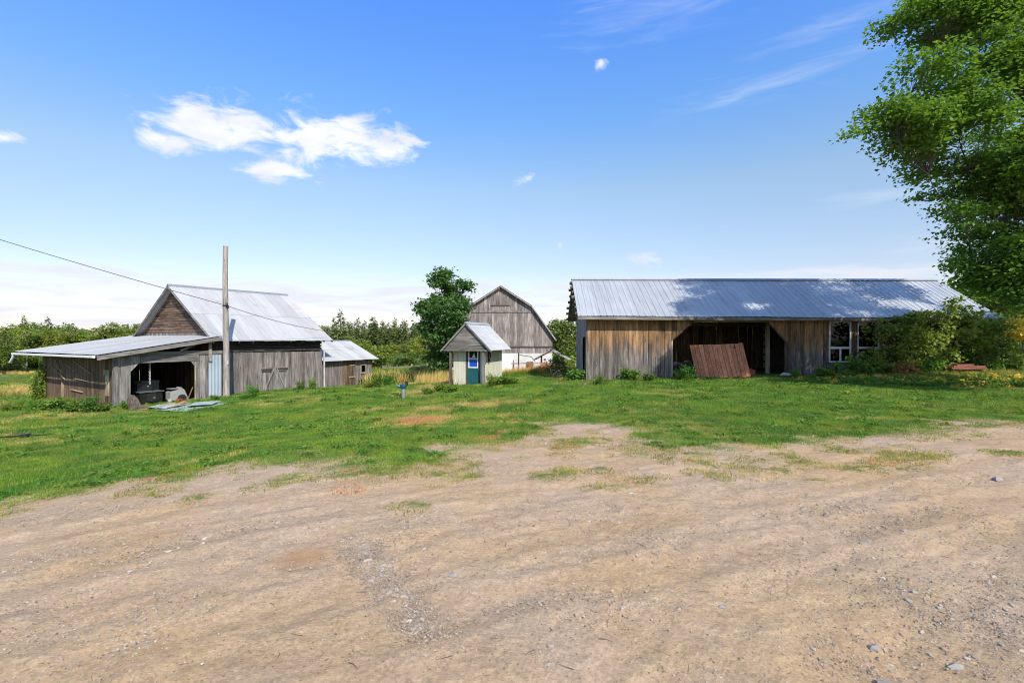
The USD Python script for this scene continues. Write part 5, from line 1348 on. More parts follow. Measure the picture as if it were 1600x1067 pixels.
# ---- shrubs against the right half of the shed
SHRUBS = [('leafy_shrub', 'dark leafy shrub covering the second shed window', 'shrub_leaf', 1385, 585, 21.4, [(1400, 535, 30), (1375, 520, 20), (1420, 512, 22), (1392, 565, 28), (1425, 552, 26), (1362, 558, 16)]),
          ('leafy_shrub', 'tallest sprouting shrub with a sprig above the eave', 'shrub_leaf', 1460, 580, 21.5, [(1462, 512, 26), (1480, 490, 12), (1487, 476, 9), (1500, 484, 8), (1448, 492, 10), (1440, 535, 28), (1480, 535, 26), (1510, 512, 22), (1462, 560, 26), (1430, 492, 8), (1525, 492, 9)]),
          ('leafy_shrub', 'dense dark shrub under the hanging maple boughs at the right', 'shrub_leaf', 1550, 575, 21.6, [(1540, 520, 30), (1570, 535, 34), (1520, 550, 24), (1590, 510, 24), (1560, 565, 26), (1610, 550, 40)]),
          ('leafy_shrub', 'low bushy shrub below the first shed window', 'weed_leaf', 1335, 588, 21.5, [(1330, 572, 15), (1352, 568, 20), (1312, 580, 12), (1370, 578, 18), (1395, 585, 14)]),
          ('leafy_shrub', 'low green weeds left of the red planks', 'weed_leaf', 1445, 590, 20.9, [(1450, 575, 18), (1425, 580, 16), (1475, 582, 16), (1400, 584, 12)]),
          ('leafy_shrub', 'low green weeds behind and right of the red planks', 'weed_leaf', 1545, 585, 21.2, [(1545, 570, 18), (1575, 575, 22), (1600, 580, 26), (1515, 552, 12), (1530, 580, 12)]),
          ('yellow_shrub', 'yellow leaved branch at the right edge below the eave', 'yellow_leaf', 1606, 585, 20.5, [(1598, 508, 13), (1606, 520, 14), (1592, 522, 7)]),
          ('leafy_shrub', 'bright green bush beside the iron wheel', 'weed_leaf', 866, 588, 29.0, [(866, 570, 13), (874, 562, 10), (858, 578, 10), (880, 577, 9)])]
for i, (nm, lab, mt, px, py, Y, ls) in enumerate(SHRUBS):
    rng = np.random.default_rng(40 + i)
    q = wp(px, py, Y); qz = gz(q[0], Y)
    lob = []
    for lx, ly, r in ls:
        c = wp(lx, ly, Y + rng.uniform(-0.5, 0.4))
        lob.append((c[0] - q[0], c[1] - Y, max(c[2] - qz, 0.1), r / FPX * Y))
    w_ = MB(); Ps, Os = [], []
    for (x, y, z, r) in lob:
        w_.tube(bez((x * 0.25 + rng.normal() * 0.1, y * 0.3, -0.1), (x * 0.5, y, z * 0.6), (x, y, z), 6), np.linspace(0.025, 0.008, 6), 5, caps=False)
        n_ = int(max(r, 0.25) ** 2 * 42) + 5
        u = rng.normal(size=(n_, 3)); u /= np.linalg.norm(u, axis=1, keepdims=True)
        C = np.array([x, y, z]) + u * r * rng.uniform(0.1, 1, (n_, 1)) ** 0.45
        for c in C:
            m_ = rng.integers(12, 24)
            o = rng.normal(size=(m_, 3)) * np.array([0.14, 0.14, 0.06]) * (1 if Y < 25 else 1.2)
            p_ = c + o; p_[:, 2] = np.maximum(p_[:, 2], 0.03)
            Ps.append(p_); Os.append(np.tile(u[0], (m_, 1)) * 0 + (c - (x, y, z)) / r)
    t = thing(nm, lab, 'shrub', (q[0], Y, qz))
    part(t, 'stem', w_, M['bark'])
    part(t, 'foliage', leaves(np.vstack(Ps), 0.15 if mt != 'weed_leaf' else 0.12, rng, np.vstack(Os)), M[mt], kind='stuff')
rng = np.random.default_rng(77)
q = gp(1414, 590)
t = thing('withered_plant', 'withered brown plant standing before the shrubs', 'plant', q)
w_ = MB()
for k in range(26):
    a, e = rng.uniform(0, 6.28), rng.uniform(0.1, 0.4)
    w_.tube([(0, 0, 0), (0.5 * e * math.cos(a), 0.5 * e * math.sin(a), 0.4), (e * math.cos(a), e * math.sin(a), rng.uniform(0.35, 0.7))], [0.012, 0.01, 0.005], 4)
part(t, 'stem', w_, M['grass_dry'])
P_ = rng.normal(size=(260, 3)) * (0.2, 0.2, 0.16) + (0, 0, 0.36)
part(t, 'foliage', leaves(P_, 0.12, rng), M['grass_straw'], kind='stuff')


# ---- weed clumps: three kinds built once, then repeated
def weed(seed, stems, h, spread, leaf, slim, per):
    rng = np.random.default_rng(seed)
    w_, Ps = MB(), []
    for k in range(stems):
        a, e, hh = rng.uniform(0, 6.28), spread * math.sqrt(rng.uniform(0, 1)), h * rng.uniform(0.5, 1.1)
        b = np.array([0.4 * e * math.cos(a), 0.4 * e * math.sin(a), -0.03]); c = np.array([e * math.cos(a), e * math.sin(a), hh])
        L = bez(b, (b + c) / 2 + (0, 0, 0.12), c, 6)
        w_.tube(L, np.linspace(0.008, 0.003, 6), 4, caps=False)
        for p_ in L[1:]:
            Ps.append(p_ + rng.normal(size=(per, 3)) * leaf * 0.5)
    return w_, leaves(np.vstack(Ps), leaf, rng, slim=slim)


PROTO = {}
WEEDS = [('bushy', 985, 594, 1.1, 'bushy weed clump growing against the left bay of the shed'), ('bushy', 1014, 596, 0.7, 'smaller weed clump right of the bushy one at the shed wall'), ('tall', 1076, 595, 1.0, 'leafy weeds in front of the tyres in the shed opening'), ('tall', 1060, 594, 0.7, 'short weeds at the left post of the shed opening'),
         ('tall', 936, 601, 0.6, 'small weeds at the front left corner of the shed'), ('bushy', 900, 594, 1.1, 'weeds in the shade beside the left end of the shed'), ('bushy', 780, 602, 1.0, 'weeds at the back corner of the cream hut'), ('tall', 768, 606, 0.9, 'weeds along the right side of the cream hut'), ('bushy', 800, 601, 0.8, 'weeds right of the cream hut'),
         ('bushy', 690, 612, 0.9, 'dark green weeds left of the hut door'), ('bushy', 705, 614, 0.8, 'weed clump before the left post of the hut'), ('bushy', 668, 617, 0.6, 'low weeds between pump and hut'), ('tall', 395, 622, 0.9, 'bright weeds at the foot of the barn right of the pole'), ('bushy', 382, 624, 0.6, 'low weeds beside the pole'),
         ('tall', 470, 611, 0.8, 'weeds by the barn wall right of its double door'), ('tall', 488, 609, 0.9, 'weeds at the pale pipe on the barn corner'), ('bushy', 336, 626, 0.6, 'weeds at the foot of the blue metal panel'), ('tall', 195, 641, .6, 'weeds before the left post of the lean-to'), ('bushy', 160, 645, .7, 'weeds at the front corner of the brown lean-to wall'),
         ('bushy', 120, 645, .85, 'big weed clump halfway along the brown lean-to wall'), ('tall', 140, 646, 0.9, 'thin weeds by the brown lean-to wall'), ('bushy', 75, 642, 1.1, 'rank weeds at the back corner of the brown lean-to wall'), ('tall', 50, 642, .7, 'tall weeds left of the lean-to'), ('bushy', 28, 642, .55, 'weeds near the left edge before the dry field'), ('tall', 95, 640, .8, 'tall weeds against the brown wall beside the rank clump'), ('tall', 8, 644, .5, 'weeds at the very left edge of the lawn'),
         ('tall', 590, 606, 1.2, 'tall weeds off the right end of the annex shed'), ('tall', 605, 604, 1.1, 'second clump of tall weeds right of the annex shed'), ('bushy', 575, 607, 0.8, 'weeds at the right corner of the annex shed'), ('tall', 1245, 592, 0.6, 'weeds by the concrete lump'), ('bushy', 1290, 590, 0.9, 'weeds at the right end of the shed boards')]
kinds = {'bushy': (61, 26, 0.42, 0.42, 0.115, 0.40, 5), 'tall': (62, 22, 0.62, 0.30, 0.11, 0.22, 5)}
for i, (kd, px, py, s, lab) in enumerate(WEEDS):
    p = gp(px, py)
    if kd not in PROTO:
        a, b = weed(*kinds[kd])
        t = thing('weed_clump', lab, 'weeds', p, 0.4, scale=s)
        part(t, 'stem', a, M['weed_leaf']); part(t, 'foliage', b, M['weed_leaf'], kind='stuff')
        PROTO[kd] = t
    else:
        copy_of(PROTO[kd], 'weed_clump', lab, 'weeds', p, i * 1.7, scale=s)
rng = np.random.default_rng(64)
q = bw(LX - 0.15, 9.2)
t = thing('climbing_vine', 'green vine climbing the back corner of the brown lean-to wall', 'vine', (q[0], q[1], gz(*q)))
Ps, w_ = [], MB()
for k in range(14):
    e = rng.normal(size=2) * 0.25
    L = bez((e[0], e[1], 0), (e[0] * 1.4, e[1] * 1.4, 0.8), (e[0] * 0.5 + rng.normal() * 0.15, e[1] * .5, rng.uniform(0.9, 2.2)), 8)
    w_.tube(L, 0.008, 4, caps=False)
    for p_ in L:
        Ps.append(p_ + rng.normal(size=(14, 3)) * 0.14)
part(t, 'stem', w_, M['bark']); part(t, 'foliage', leaves(np.vstack(Ps), 0.12, rng), M['weed_leaf'], kind='stuff')


# ---- trees of the wood behind
def far_tree(kind, seed):
    rng = np.random.default_rng(seed)
    if kind == 'spruce':
        H, Rr = 10.0, 1.7
        w_ = MB().tube([(0, 0, -0.3), (0, 0, H * 0.98)], [0.16, 0.02], 6)
        Ps, Os = [], []
        for z in np.arange(0.6, H, 0.24):
            r = Rr * (1 - z / H) ** 0.8 * rng.uniform(0.8, 1.15)
            for a in rng.uniform(0, 6.28, 5 + int(9 * (1 - z / H))):
                for s in np.arange(0.25, 1.01, max(0.12, 0.24 / max(r, 0.2))):
                    Ps.append((r * s * math.cos(a), r * s * math.sin(a), z - 0.25 * r * s + rng.normal() * 0.05)); Os.append((math.cos(a), math.sin(a), -0.2))
        Ps.append((0, 0, H)); Os.append((0, 0, 1))
        return w_.get(), leaves(np.array(Ps), 0.52, rng, np.array(Os) * 1.6, slim=0.26, droop=0.15)
    H = 9.0
    n = {'round': 9, 'narrow': 8, 'bush': 7}[kind]
    lob = []
    for k in range(n):
        if kind == 'narrow':
            lob.append((rng.normal() * 0.5, rng.normal() * 0.5, 2.2 + 6.2 * k / n, 1.0 - 0.05 * k))
        elif kind == 'round':
            a = k * 2.4
            lob.append((1.5 * math.cos(a) * rng.uniform(0.3, 1), 1.5 * math.sin(a) * rng.uniform(0.3, 1), 3.0 + 5.2 * ((k * 5) % n) / n, rng.uniform(1.0, 1.6)))
        else:
            a = k * 2.4
            lob.append((1.9 * math.cos(a) * rng.uniform(0.3, 1), 1.9 * math.sin(a) * rng.uniform(0.3, 1), 1.1 + 2.4 * ((k * 3) % n) / n, rng.uniform(0.9, 1.3)))
    return tree_meshes(lob, (0, 0, -0.3), 0.14, (0, 0, 8.0 if kind != 'bush' else 3.0), 13, 11, 0.36, rng, cl_r=0.34, gate=0.36, seed=seed, sides=5)


KINDS = [('spruce', 101, 'spruce_leaf', 'bark'), ('spruce', 102, 'spruce_leaf', 'bark'), ('round', 103, 'far_leaf', 'bark'), ('round', 104, 'far_leaf', 'pale_bark'), ('narrow', 105, 'far_leaf', 'pale_bark'), ('bush', 106, 'far_leaf', 'bark'), ('round', 107, 'lime_leaf', 'bark'), ('bush', 108, 'lime_leaf', 'bark')]
MESH = [far_tree(k, s) for k, s, _, _ in KINDS]
NAMES = {'spruce': 'spruce_tree', 'round': 'leafy_tree', 'narrow': 'poplar_tree', 'bush': 'field_bush'}
FIRST = {}


def plant(k, x, y, h, label, rz=0.0, cat='tree', wide=1.0):
    native = {'spruce': 10.0, 'round': 9.4, 'narrow': 9.2, 'bush': 4.4}[KINDS[k][0]]
    s = h / native
    loc, sc = (x, y, gz(x, y) - 0.05), (s * wide, s * wide, s)
    if k not in FIRST:
        t = thing(NAMES[KINDS[k][0]], label, cat, loc, rz, scale=sc)
        part(t, 'trunk', MESH[k][0], M[KINDS[k][3]], smooth=50)
        part(t, 'crown', MESH[k][1], M[KINDS[k][2]], kind='stuff')
        FIRST[k] = t
    else:
        copy_of(FIRST[k], NAMES[KINDS[k][0]], label, cat, loc, rz, scale=sc)


def plant_px(k, px, top_py, Y, label, rz=0.0, cat='tree', wide=1.0):
    x = (px - CX) / FPX * Y
    plant(k, x, Y, CAM_Z + (HOR - top_py) / FPX * Y - gz(x, Y) + 0.1, label, rz, cat, wide)


for a in [(0, 42 / 6.67 + 2, 512, 84, 'dark spruce standing apart at the left edge of the field', 0.0, 'tree', 1.7), (6, -8, 522, 80, 'yellow green tree cut by the left picture edge', .4), (3, 40, 508, 92, 'pale leafy tree behind the lean-to gutter, right of the dark spruce', 1.0, 'tree', 1.3), (6, 72, 505, 96, 'bright green tree above the left end of the lean-to roof', 2.0, 'tree', 1.4),
          (6, 98, 512, 94, 'bright round tree behind the middle of the lean-to roof', 3.0, 'tree', 1.2), (2, 118, 504, 98, 'brownish green tree left of the twiggy one', 0.7, 'tree', 1.3), (3, 160, 494, 96, 'thin topped twiggy tree above the lean-to roof', 1.7, 'tree', 1.1), (6, 190, 505, 98, 'green tree near the barn gable', 2.7, 'tree', 1.4), (2, 216, 508, 100, 'tree close against the left slope of the barn gable', 0.2, 'tree', 1.4),
          (1, 532, 487, 96, 'tallest pointed spruce above the annex roof', 0.5, 'tree', 1.3), (0, 522, 497, 98, 'thin spruce just left of the tallest one', 1.3, 'tree', .9), (1, 560, 500, 98, 'spruce in the middle of the row right of the annex roof peak', 2.1, 'tree', 1.2), (0, 583, 496, 100, 'broad double topped spruce in the middle of the wood', 0.9, 'tree', 1.5), (1, 597, 503, 99, 'spruce right of the double topped one', 2.9), (0, 617, 505, 99, 'spruce above the pump, second row', 1.1, 'tree', 1.2), (1, 630, 501, 98, 'pointed spruce standing above its neighbours left of the young maple', 0.3, 'tree', 1.1), (0, 648, 505, 99, 'spruce nearest the young maple', 2.2),
          (6, 562, 524, 74, 'yellow green tree just right of the annex roof', 0.6, 'tree', 1.2), (7, 585, 535, 70, 'light bush behind the right slope of the annex roof', 1.9, 'bush', 1.2), (6, 655, 518, 72, 'lime green tree left of the young maple', 2.4, 'tree', 1.1), (5, 640, 548, 62, 'dark round bush beyond the rail fence', 0.8, 'bush', 1.3), (5, 622, 552, 64, 'dark bush left of the round one beyond the fence', 2.0, 'bush'), (2, 610, 530, 78, 'mid green tree in the front row of the wood', 1.2), (4, 598, 540, 70, 'slim tree at the edge of the wood behind the fence', 0.0), (6, 575, 538, 76, 'bright slim tree behind the annex eave', 2.2, 'tree', .8),
          (4, 672, 552, 52, 'thin pale trunked sapling left of the hut', 0.5), (5, 655, 568, 44, 'green bush by the dry grass left of the hut', 1.4, 'bush', 1.2), (5, 636, 574, 47, 'low bush in front of the rail fence', 2.9, 'bush', 1.4), (7, 675, 570, 42, 'yellowish bush left of the hut', 0.1, 'bush'),
          (3, 862, 490, 56, 'brownish tree just right of the gambrel barn', 0.3, 'tree', 1.2), (3, 882, 484, 52, 'drooping pale tree between the gambrel barn and the shed', 1.6, 'tree', 1.3), (6, 900, 492, 54, 'tree touching the left end of the shed roof', 2.8, 'tree', 1.3), (5, 876, 540, 47, 'bush at the foot of the drooping pale tree', 0.4, 'bush', 1.4), (7, 895, 552, 42, 'bright bush near the left end of the shed', 1.4, 'bush', 1.3), (5, 905, 545, 50, 'bush behind the left end of the shed', 2.4, 'bush', 1.3),
          (2, 1490, 412, 38, 'tree behind the right end of the shed ridge', 0.9, 'tree', 1.3), (2, 1540, 400, 40, 'tree behind the shed under the big maple', 2.0, 'tree', 1.4), (6, 1590, 405, 37, 'tree behind the shed at the right edge', 0.0, 'tree', 1.4), (3, 1465, 428, 42, 'low tree peeping over the right end of the shed ridge', 2.4, 'tree', 1.2),
          (5, 72, 596, 57, 'low dark bush in the field left of the lean-to', 0.0, 'bush', 1.6), (5, 50, 600, 58, 'second low bush in the field left of the lean-to', 1.0, 'bush', 1.4)]:
    plant_px(*a)


def instancer(name, protos, pos, scale, rz, idx, label, cat, kind='stuff', tilt=None):
    path = unique('/World', name)
    pi = UsdGeom.PointInstancer.Define(stage, path)
    rel = pi.CreatePrototypesRel()
    for i, meshes in enumerate(protos):
        pp = UsdGeom.Xform.Define(stage, f'{path}/kinds/kind_{"abcdefghijklmnop"[i]}').GetPath()
        for j, (nm, m, mt) in enumerate(meshes):
            usdkit.mesh(stage, f'{pp}/{nm}', m.get() if isinstance(m, MB) else m, mt, False)
        rel.AddTarget(pp)
    pos = np.asarray(pos, np.float32)
    pi.CreatePositionsAttr(Vt.Vec3fArray.FromNumpy(pos))
    scale = np.asarray(scale, np.float32)
    if scale.ndim == 1:
        scale = np.repeat(scale[:, None], 3, 1)
    pi.CreateScalesAttr(Vt.Vec3fArray.FromNumpy(np.ascontiguousarray(scale)))
    pi.CreateProtoIndicesAttr(Vt.IntArray.FromNumpy(np.asarray(idx, np.int32)))
    h = np.asarray(rz) / 2
    pi.CreateOrientationsAttr(Vt.QuathArray([Gf.Quath(float(math.cos(a)), Gf.Vec3h(0, 0, float(math.sin(a)))) for a in h]))
    say(pi.GetPrim(), label, cat, None, kind)
    return path


rng = np.random.default_rng(200)
P, S, I = [], [], []
PROT = [[('trunk', MESH[k][0], M[KINDS[k][3]]), ('crown', MESH[k][1], M[KINDS[k][2]])] for k in range(8)]


def wood_at(x, y, top_py, mix):
    k = rng.choice(8, p=mix)
    native = {'spruce': 10.0, 'round': 9.4, 'narrow': 9.2, 'bush': 4.4}[KINDS[k][0]]
    h = max(2.5, CAM_Z + (HOR - top_py) / FPX * y - gz(x, y))
    if KINDS[k][0] == 'bush':
        h *= 0.5
    s = h / native * rng.uniform(0.86, 1.05)
    P.append((x, y, gz(x, y) - 0.1)); S.append((s * rng.uniform(1.0, 1.5), s * rng.uniform(1.0, 1.5), s)); I.append(k)


leafy = [0.06, 0.06, 0.26, 0.24, 0.08, 0.06, 0.20, 0.04]
conif = [0.36, 0.34, 0.08, 0.08, 0.06, 0.02, 0.06, 0.0]
for row, Y in enumerate((98, 106, 115, 126)):
    for px in np.arange(-420, 250, 13):
        wood_at((px + rng.uniform(-6, 6) - CX) / FPX * Y, Y + rng.uniform(-3, 3), 507 + rng.uniform(-4, 10) - row * 3 - 3 * math.sin(px * 0.03), leafy)
for row, Y in enumerate((101, 108, 118, 130)):
    for px in np.arange(250, 700, 8):
        wood_at((px + rng.uniform(-5, 5) - CX) / FPX * Y, Y + rng.uniform(-3, 3), 508 + rng.uniform(-4, 10) - row * 2, conif)
for px in np.arange(490, 700, 11):
    for Y in (80, 88):
        wood_at((px + rng.uniform(-5, 5) - CX) / FPX * Y, Y + rng.uniform(-2, 2), 535 + rng.uniform(-8, 10), [0.1, 0.1, 0.2, 0.15, 0.1, 0.1, 0.2, 0.05])
for Y in (62, 70, 78):
    for px in np.arange(700, 1000, 14):
        wood_at((px + rng.uniform(-5, 5) - CX) / FPX * Y, Y + rng.uniform(-2, 2), 508 + rng.uniform(-8, 14), leafy)
for Y in (44, 52, 62):
    for px in np.arange(1000, 2300, 22):
        wood_at((px + rng.uniform(-9, 9) - CX) / FPX * Y, Y + rng.uniform(-2, 2), (470 if px < 1440 else 440) + rng.uniform(-8, 20), leafy)
for px in np.arange(20, 200, 22):
    wood_at((px - CX) / FPX * 90, 90 + rng.uniform(-2, 2), 545 + rng.uniform(-8, 8), [0, 0, .2, .1, .1, .3, .1, .2])
P = np.array(P)
instancer('distant_wood', PROT, P, np.array(S), rng.uniform(0, 6.28, len(P)), I, 'mixed wood of conifers and broadleaved trees closing off the fields behind', 'wood')


# ---- grass
def blades(n, radius, h, w, seed, lean=0.5, curl=0.4):
    rng = np.random.default_rng(seed)
    a, e = rng.uniform(0, 6.28, n), radius * np.sqrt(rng.uniform(0, 1, n))
    b = np.stack([e * np.cos(a), e * np.sin(a), np.full(n, -0.015)], 1)
    d = rng.uniform(0, 6.28, n); hh = h * rng.uniform(0.45, 1.15, n); ln = lean * rng.uniform(0.1, 1, n)
    dirv = np.stack([np.cos(d), np.sin(d), 0 * d], 1); side = np.stack([-np.sin(d), np.cos(d), 0 * d], 1) * (w * rng.uniform(0.6, 1.2, n))[:, None] / 2
    m1 = b + dirv * (ln * hh * 0.35)[:, None] + np.stack([0 * d, 0 * d, hh * 0.6], 1)
    tip = b + dirv * (ln * hh * (0.7 + curl))[:, None] + np.stack([0 * d, 0 * d, hh * (1 - 0.3 * ln)], 1)
    v = np.stack([b - side, b + side, m1 + side * 0.75, m1 - side * 0.75, tip], 1).reshape(-1, 3)
    i = np.arange(n)[:, None] * 5
    return v, np.vstack([i + [0, 1, 2], i + [0, 2, 3], i + [3, 2, 4]])


FOOT = [(lambda x, y: (x > SX - 0.1) & (x < SX + 18.9) & (y > SY + 0.02) & (y < SY + 6.4))]


def inside(x, y):
    r = (x > SX - 0.05) & (x < SX + 18.9) & (y > SY + 0.03 ) & (y < SY + 6.4)
    c, s = math.cos(BANG), math.sin(BANG)
    u, w = (x - BX) * c + (y - BY) * s, -(x - BX) * s + (y - BY) * c
    r |= (u > -4.7) & (u < 11.6) & (w > 0.05) & (w < 9.4)
    c, s = math.cos(MANG), math.sin(MANG)
    u, w = (x - MX) * c + (y - MY) * s, -(x - MX) * s + (y - MY) * c
    r |= (u > -1.95) & (u < 0) & (w > 0.3) & (w < 2.7)
    r |= (np.abs(x - GX0) < 4.6) & (y > GY0) & (y < GY0 + 12)
    return r


def scatter(y0, y1, step, margin, seed):
    rng = np.random.default_rng(seed)
    xm = y1 * 1.1 + margin
    x, y = np.meshgrid(np.arange(-xm, xm, step), np.arange(y0, y1, step))
    x, y = x.ravel() + rng.uniform(-0.5, 0.5, x.size) * step, y.ravel() + rng.uniform(-0.5, 0.5, x.size) * step
    k = np.abs(x) < y * 1.1 + margin
    return x[k], y[k]


GR = [[('blade', blades(150, 0.26, 0.070, 0.010, 301), M['grass_green'])], [('blade', blades(150, 0.26, 0.058, 0.010, 302), M['grass_green'])], [('blade', blades(140, 0.26, 0.060, 0.010, 303), M['grass_mid'])],
      [('blade', blades(110, 0.26, 0.060, 0.009, 304, lean=0.9), M['grass_dry'])], [('blade', blades(120, 0.24, 0.05, 0.012, 305, lean=1.2), M['grass_straw'])], [('blade', blades(80, 0.22, 0.046, 0.010, 306, lean=1.3), M['grass_mid']), ('dry_blade', blades(36, 0.24, 0.026, 0.009, 316, lean=1.8), M['grass_dry'])],
      [('blade', blades(150, 0.26, 0.075, 0.011, 307), M['grass_lush'])], [('blade', blades(140, 0.26, 0.055, 0.010, 308), M['grass_lime'])],
      [('leaf', leaves(np.random.default_rng(81).normal(size=(44, 3)) * (0.09, 0.09, 0.012) + (0, 0, 0.045), 0.055, np.random.default_rng(82), up=1.4, slim=0.5), M['weed_leaf']), ('blade', blades(60, 0.26, 0.06, 0.010, 309), M['grass_green'])]]
P, S, I = [], [], []
rng = np.random.default_rng(310)
for y0, y1, st, mg, sc in ((4.0, 12, 0.14, 2.0, 0.8), (12, 19, 0.24, 2.5, 1.25), (19, 31, 0.36, 3, 1.6), (31, 62, 0.75, 4, 3.0)):
    x, y = scatter(y0, y1, st, mg, int(y0 * 10))
    z, g, d, w, ln = ground_z(x, y)
    out = ~inside(x, y)
    u, r2 = rng.uniform(0, 1, len(x)), rng.uniform(0, 1, len(x))
    pt = np.clip((meshkit.fbm(np.stack([x, y, 0 * x], -1) * 0.7 + 5.0, 4, 71) - 0.42) * 3.2, 0, 0.85)
    kind = np.where(r2 < d * 0.8, 3, np.where(r2 < d * 0.8 + pt, 2, np.where(u < 0.5, 0, 1)))
    lt_ = meshkit.fbm(np.stack([x, y, 0 * x], -1) * 2.2 + 9.0, 4, 73)
    r3 = rng.uniform(-0.11, 0.11, len(x))
    kind = np.where((kind < 3) & (lt_ + r3 < 0.40), 6, np.where((kind < 3) & (lt_ + r3 > 0.57), 7, kind))
    kind = np.where((kind != 3) & (rng.uniform(0, 1, len(x)) < 0.10 * np.clip(meshkit.fbm(np.stack([x, y, 0 * x], -1) * 0.8 + 2.0, 3, 75) * 4 - 1.2, 0, 1.6)), 8, kind)
    kind = np.where(rng.uniform(0, 1, len(x)) < w * 0.9, 4, kind)
    thin = (g < 0.55) | (signed(x, y) < 0.05)
    kind = np.where(thin & ((kind < 3) | (kind > 5)), 5, kind)
    keep = out & ((g > 0.12 + np.where(thin, 0.5, 0.70) * u) | ((kind == 4) & (w > 0.35) & (y > 9)))
    P.append(np.stack([x, y, z], 1)[keep]); I.append(kind[keep])
    S.append((sc * rng.uniform(0.75, 1.2, len(x)) * np.where(thin, 1.0, 1.0))[keep])
P, S, I = np.vstack(P), np.concatenate(S), np.concatenate(I)
# uneven mowing: some patches stand higher
hgt = 0.35 + 1.25 * meshkit.fbm(P * (0.9, 0.9, 0) + 3.1, 3, 51)
instancer('lawn_grass', GR, P, np.stack([S, S, S * hgt * np.where(P[:, 1] > 30, 0.8, 1.0)], 1), rng.uniform(0, 6.28, len(P)), I, 'mown lawn grass, green with yellow dry patches, between yard and barns', 'grass')

TG = [[('blade', blades(60, 0.30, 0.62, 0.016, 401, lean=0.5), M['grass_mid'])], [('blade', blades(60, 0.30, 0.70, 0.014, 402, lean=0.4), M['grass_gold'])], [('blade', blades(70, 0.30, 0.66, 0.014, 403, lean=0.4), M['grass_rusty'])], [('blade', blades(60, 0.3, 0.55, 0.018, 404, lean=0.6), M['grass_green'])]]
P, S, I = [], [], []
rng = np.random.default_rng(410)
# patches of long grass: x, y, rx, ry of an ellipse on the ground, how many, size, kinds
PT = []
for px, py, Y, rx, ry, n, s, ks in [(835, 588, 33.0, 2.3, 1.6, 120, 1.0, (2, 2, 2, 1, 0)), (800, 592, 30.0, 1.6, 1.0, 50, 0.7, (0, 3)), (690, 598, 33, 1.6, 2.0, 60, 1.1, (1, 1, 0)), (675, 585, 40, 2.5, 3, 90, 1.1, (1, 0, 1, 0, 3)), (620, 590, 42, 5, 3, 160, 0.9, (0, 0, 3, 3, 1)), (655, 580, 48, 6, 4, 220, 1.3, (0, 3, 3, 0)), (590, 598, 38, 1.4, 2, 80, 1.4, (0, 3, 0, 1)),
                                    (30, 640, 25.5, 5, 1.0, 120, 0.55, (0, 3, 0, 1)), (110, 640, 25.2, 2.8, 0.6, 60, 0.8, (0, 3)), (25, 612, 44, 9, 4, 380, 0.8, (1, 1, 1, 0)), (900, 575, 36, 3, 6, 240, 1.0, (0, 3, 1, 0)), (910, 590, 27, .5, 2.5, 40, 0.8, (0, 3)), (1500, 592, 19.5, 4.5, 0.9, 150, 0.42, (0, 1, 1, 0)), (1330, 592, 21.2, 2.0, 0.4, 40, .45, (0, 3)), (1540, 582, 20.3, 3, 0.6, 80, 0.5, (0, 0, 3)), (20, 588, 70, 20, 9, 300, 0.9, (0, 3, 0)), (560, 582, 75, 20, 8, 300, 1.0, (0, 3, 1)), (10, 583, 82, 16, 1.2, 130, 0.8, (1, 1))]:
    x0 = (px - CX) / FPX * Y
    a, e = rng.uniform(0, 6.28, n), np.sqrt(rng.uniform(0, 1, n))
    x, y = x0 + rx * e * np.cos(a), Y + ry * e * np.sin(a)
    k = ~inside(x, y)
    z = base_z(x, y)
    P.append(np.stack([x, y, z], 1)[k]); S.append((s * rng.uniform(0.7, 1.2, n))[k]); I.append(np.array(ks)[rng.integers(0, len(ks), n)][k])
P, S, I = np.vstack(P), np.concatenate(S), np.concatenate(I)
wide = np.where(P[:, 1] > 34, 1.8, 1.0)
instancer('long_grass', TG, P, np.stack([S * wide, S * wide, S], 1), rng.uniform(0, 6.28, len(P)), I, 'uncut long grass, green and straw coloured, around barns and fence', 'grass')

# low yellowing leaves spread before the right hand shrubs
rng = np.random.default_rng(420)
P, S, I = [], [], []
for px, py, rx, ry, n in [(1500, 597, 130, 7, 260), (1440, 590, 100, 6, 200), (1560, 586, 60, 5, 120), (1340, 596, 70, 4, 90)]:
    for _ in range(n):
        q = gp(px + rx * rng.normal() * 0.5, py + ry * np.clip(rng.normal() * 0.6, -1, 1))
        P.append(q); S.append(rng.uniform(0.7, 1.3)); I.append(0 if rng.uniform() < 0.72 else 1)
lo = lambda s, n: leaves(np.random.default_rng(s).normal(size=(n, 3)) * (0.13, 0.13, 0.04) + (0, 0, 0.09), 0.10, np.random.default_rng(s + 1))
instancer('ground_cover', [[('foliage', lo(1, 40), M['weed_leaf'])], [('foliage', lo(5, 34), M['yellow_leaf'])]], P, S, rng.uniform(0, 6.28, len(P)), I, 'low green and yellowing leaves spread before the shrubs at the right', 'ground cover')

# ---- gravel: single stones and small scatters of grit
M['gravel'] = mat('gravel', {'oi': ('object_info', {}), 'g': ('geometry', {}), 'ad': ('math', {'math_type': 'add'}), 'fr': ('math', {'math_type': 'fraction'}),
                             'r': ('rgb_ramp', {'ramp': [(0.0, (0.17, 0.13, 0.10)), (0.3, (0.29, 0.225, 0.165)), (0.65, (0.33, 0.28, 0.23)), (0.93, (0.35, 0.31, 0.27)), (1.0, (0.42, 0.385, 0.34))]}), 'p': ('principled_bsdf', {'roughness': 0.9, 'specular_ior_level': 0.2})},
                  [('oi.random', 'ad.value1'), ('g.random_per_island', 'ad.value2'), ('ad.value', 'fr.value1'), ('fr.value', 'r.fac'), ('r.color', 'p.base_color')])


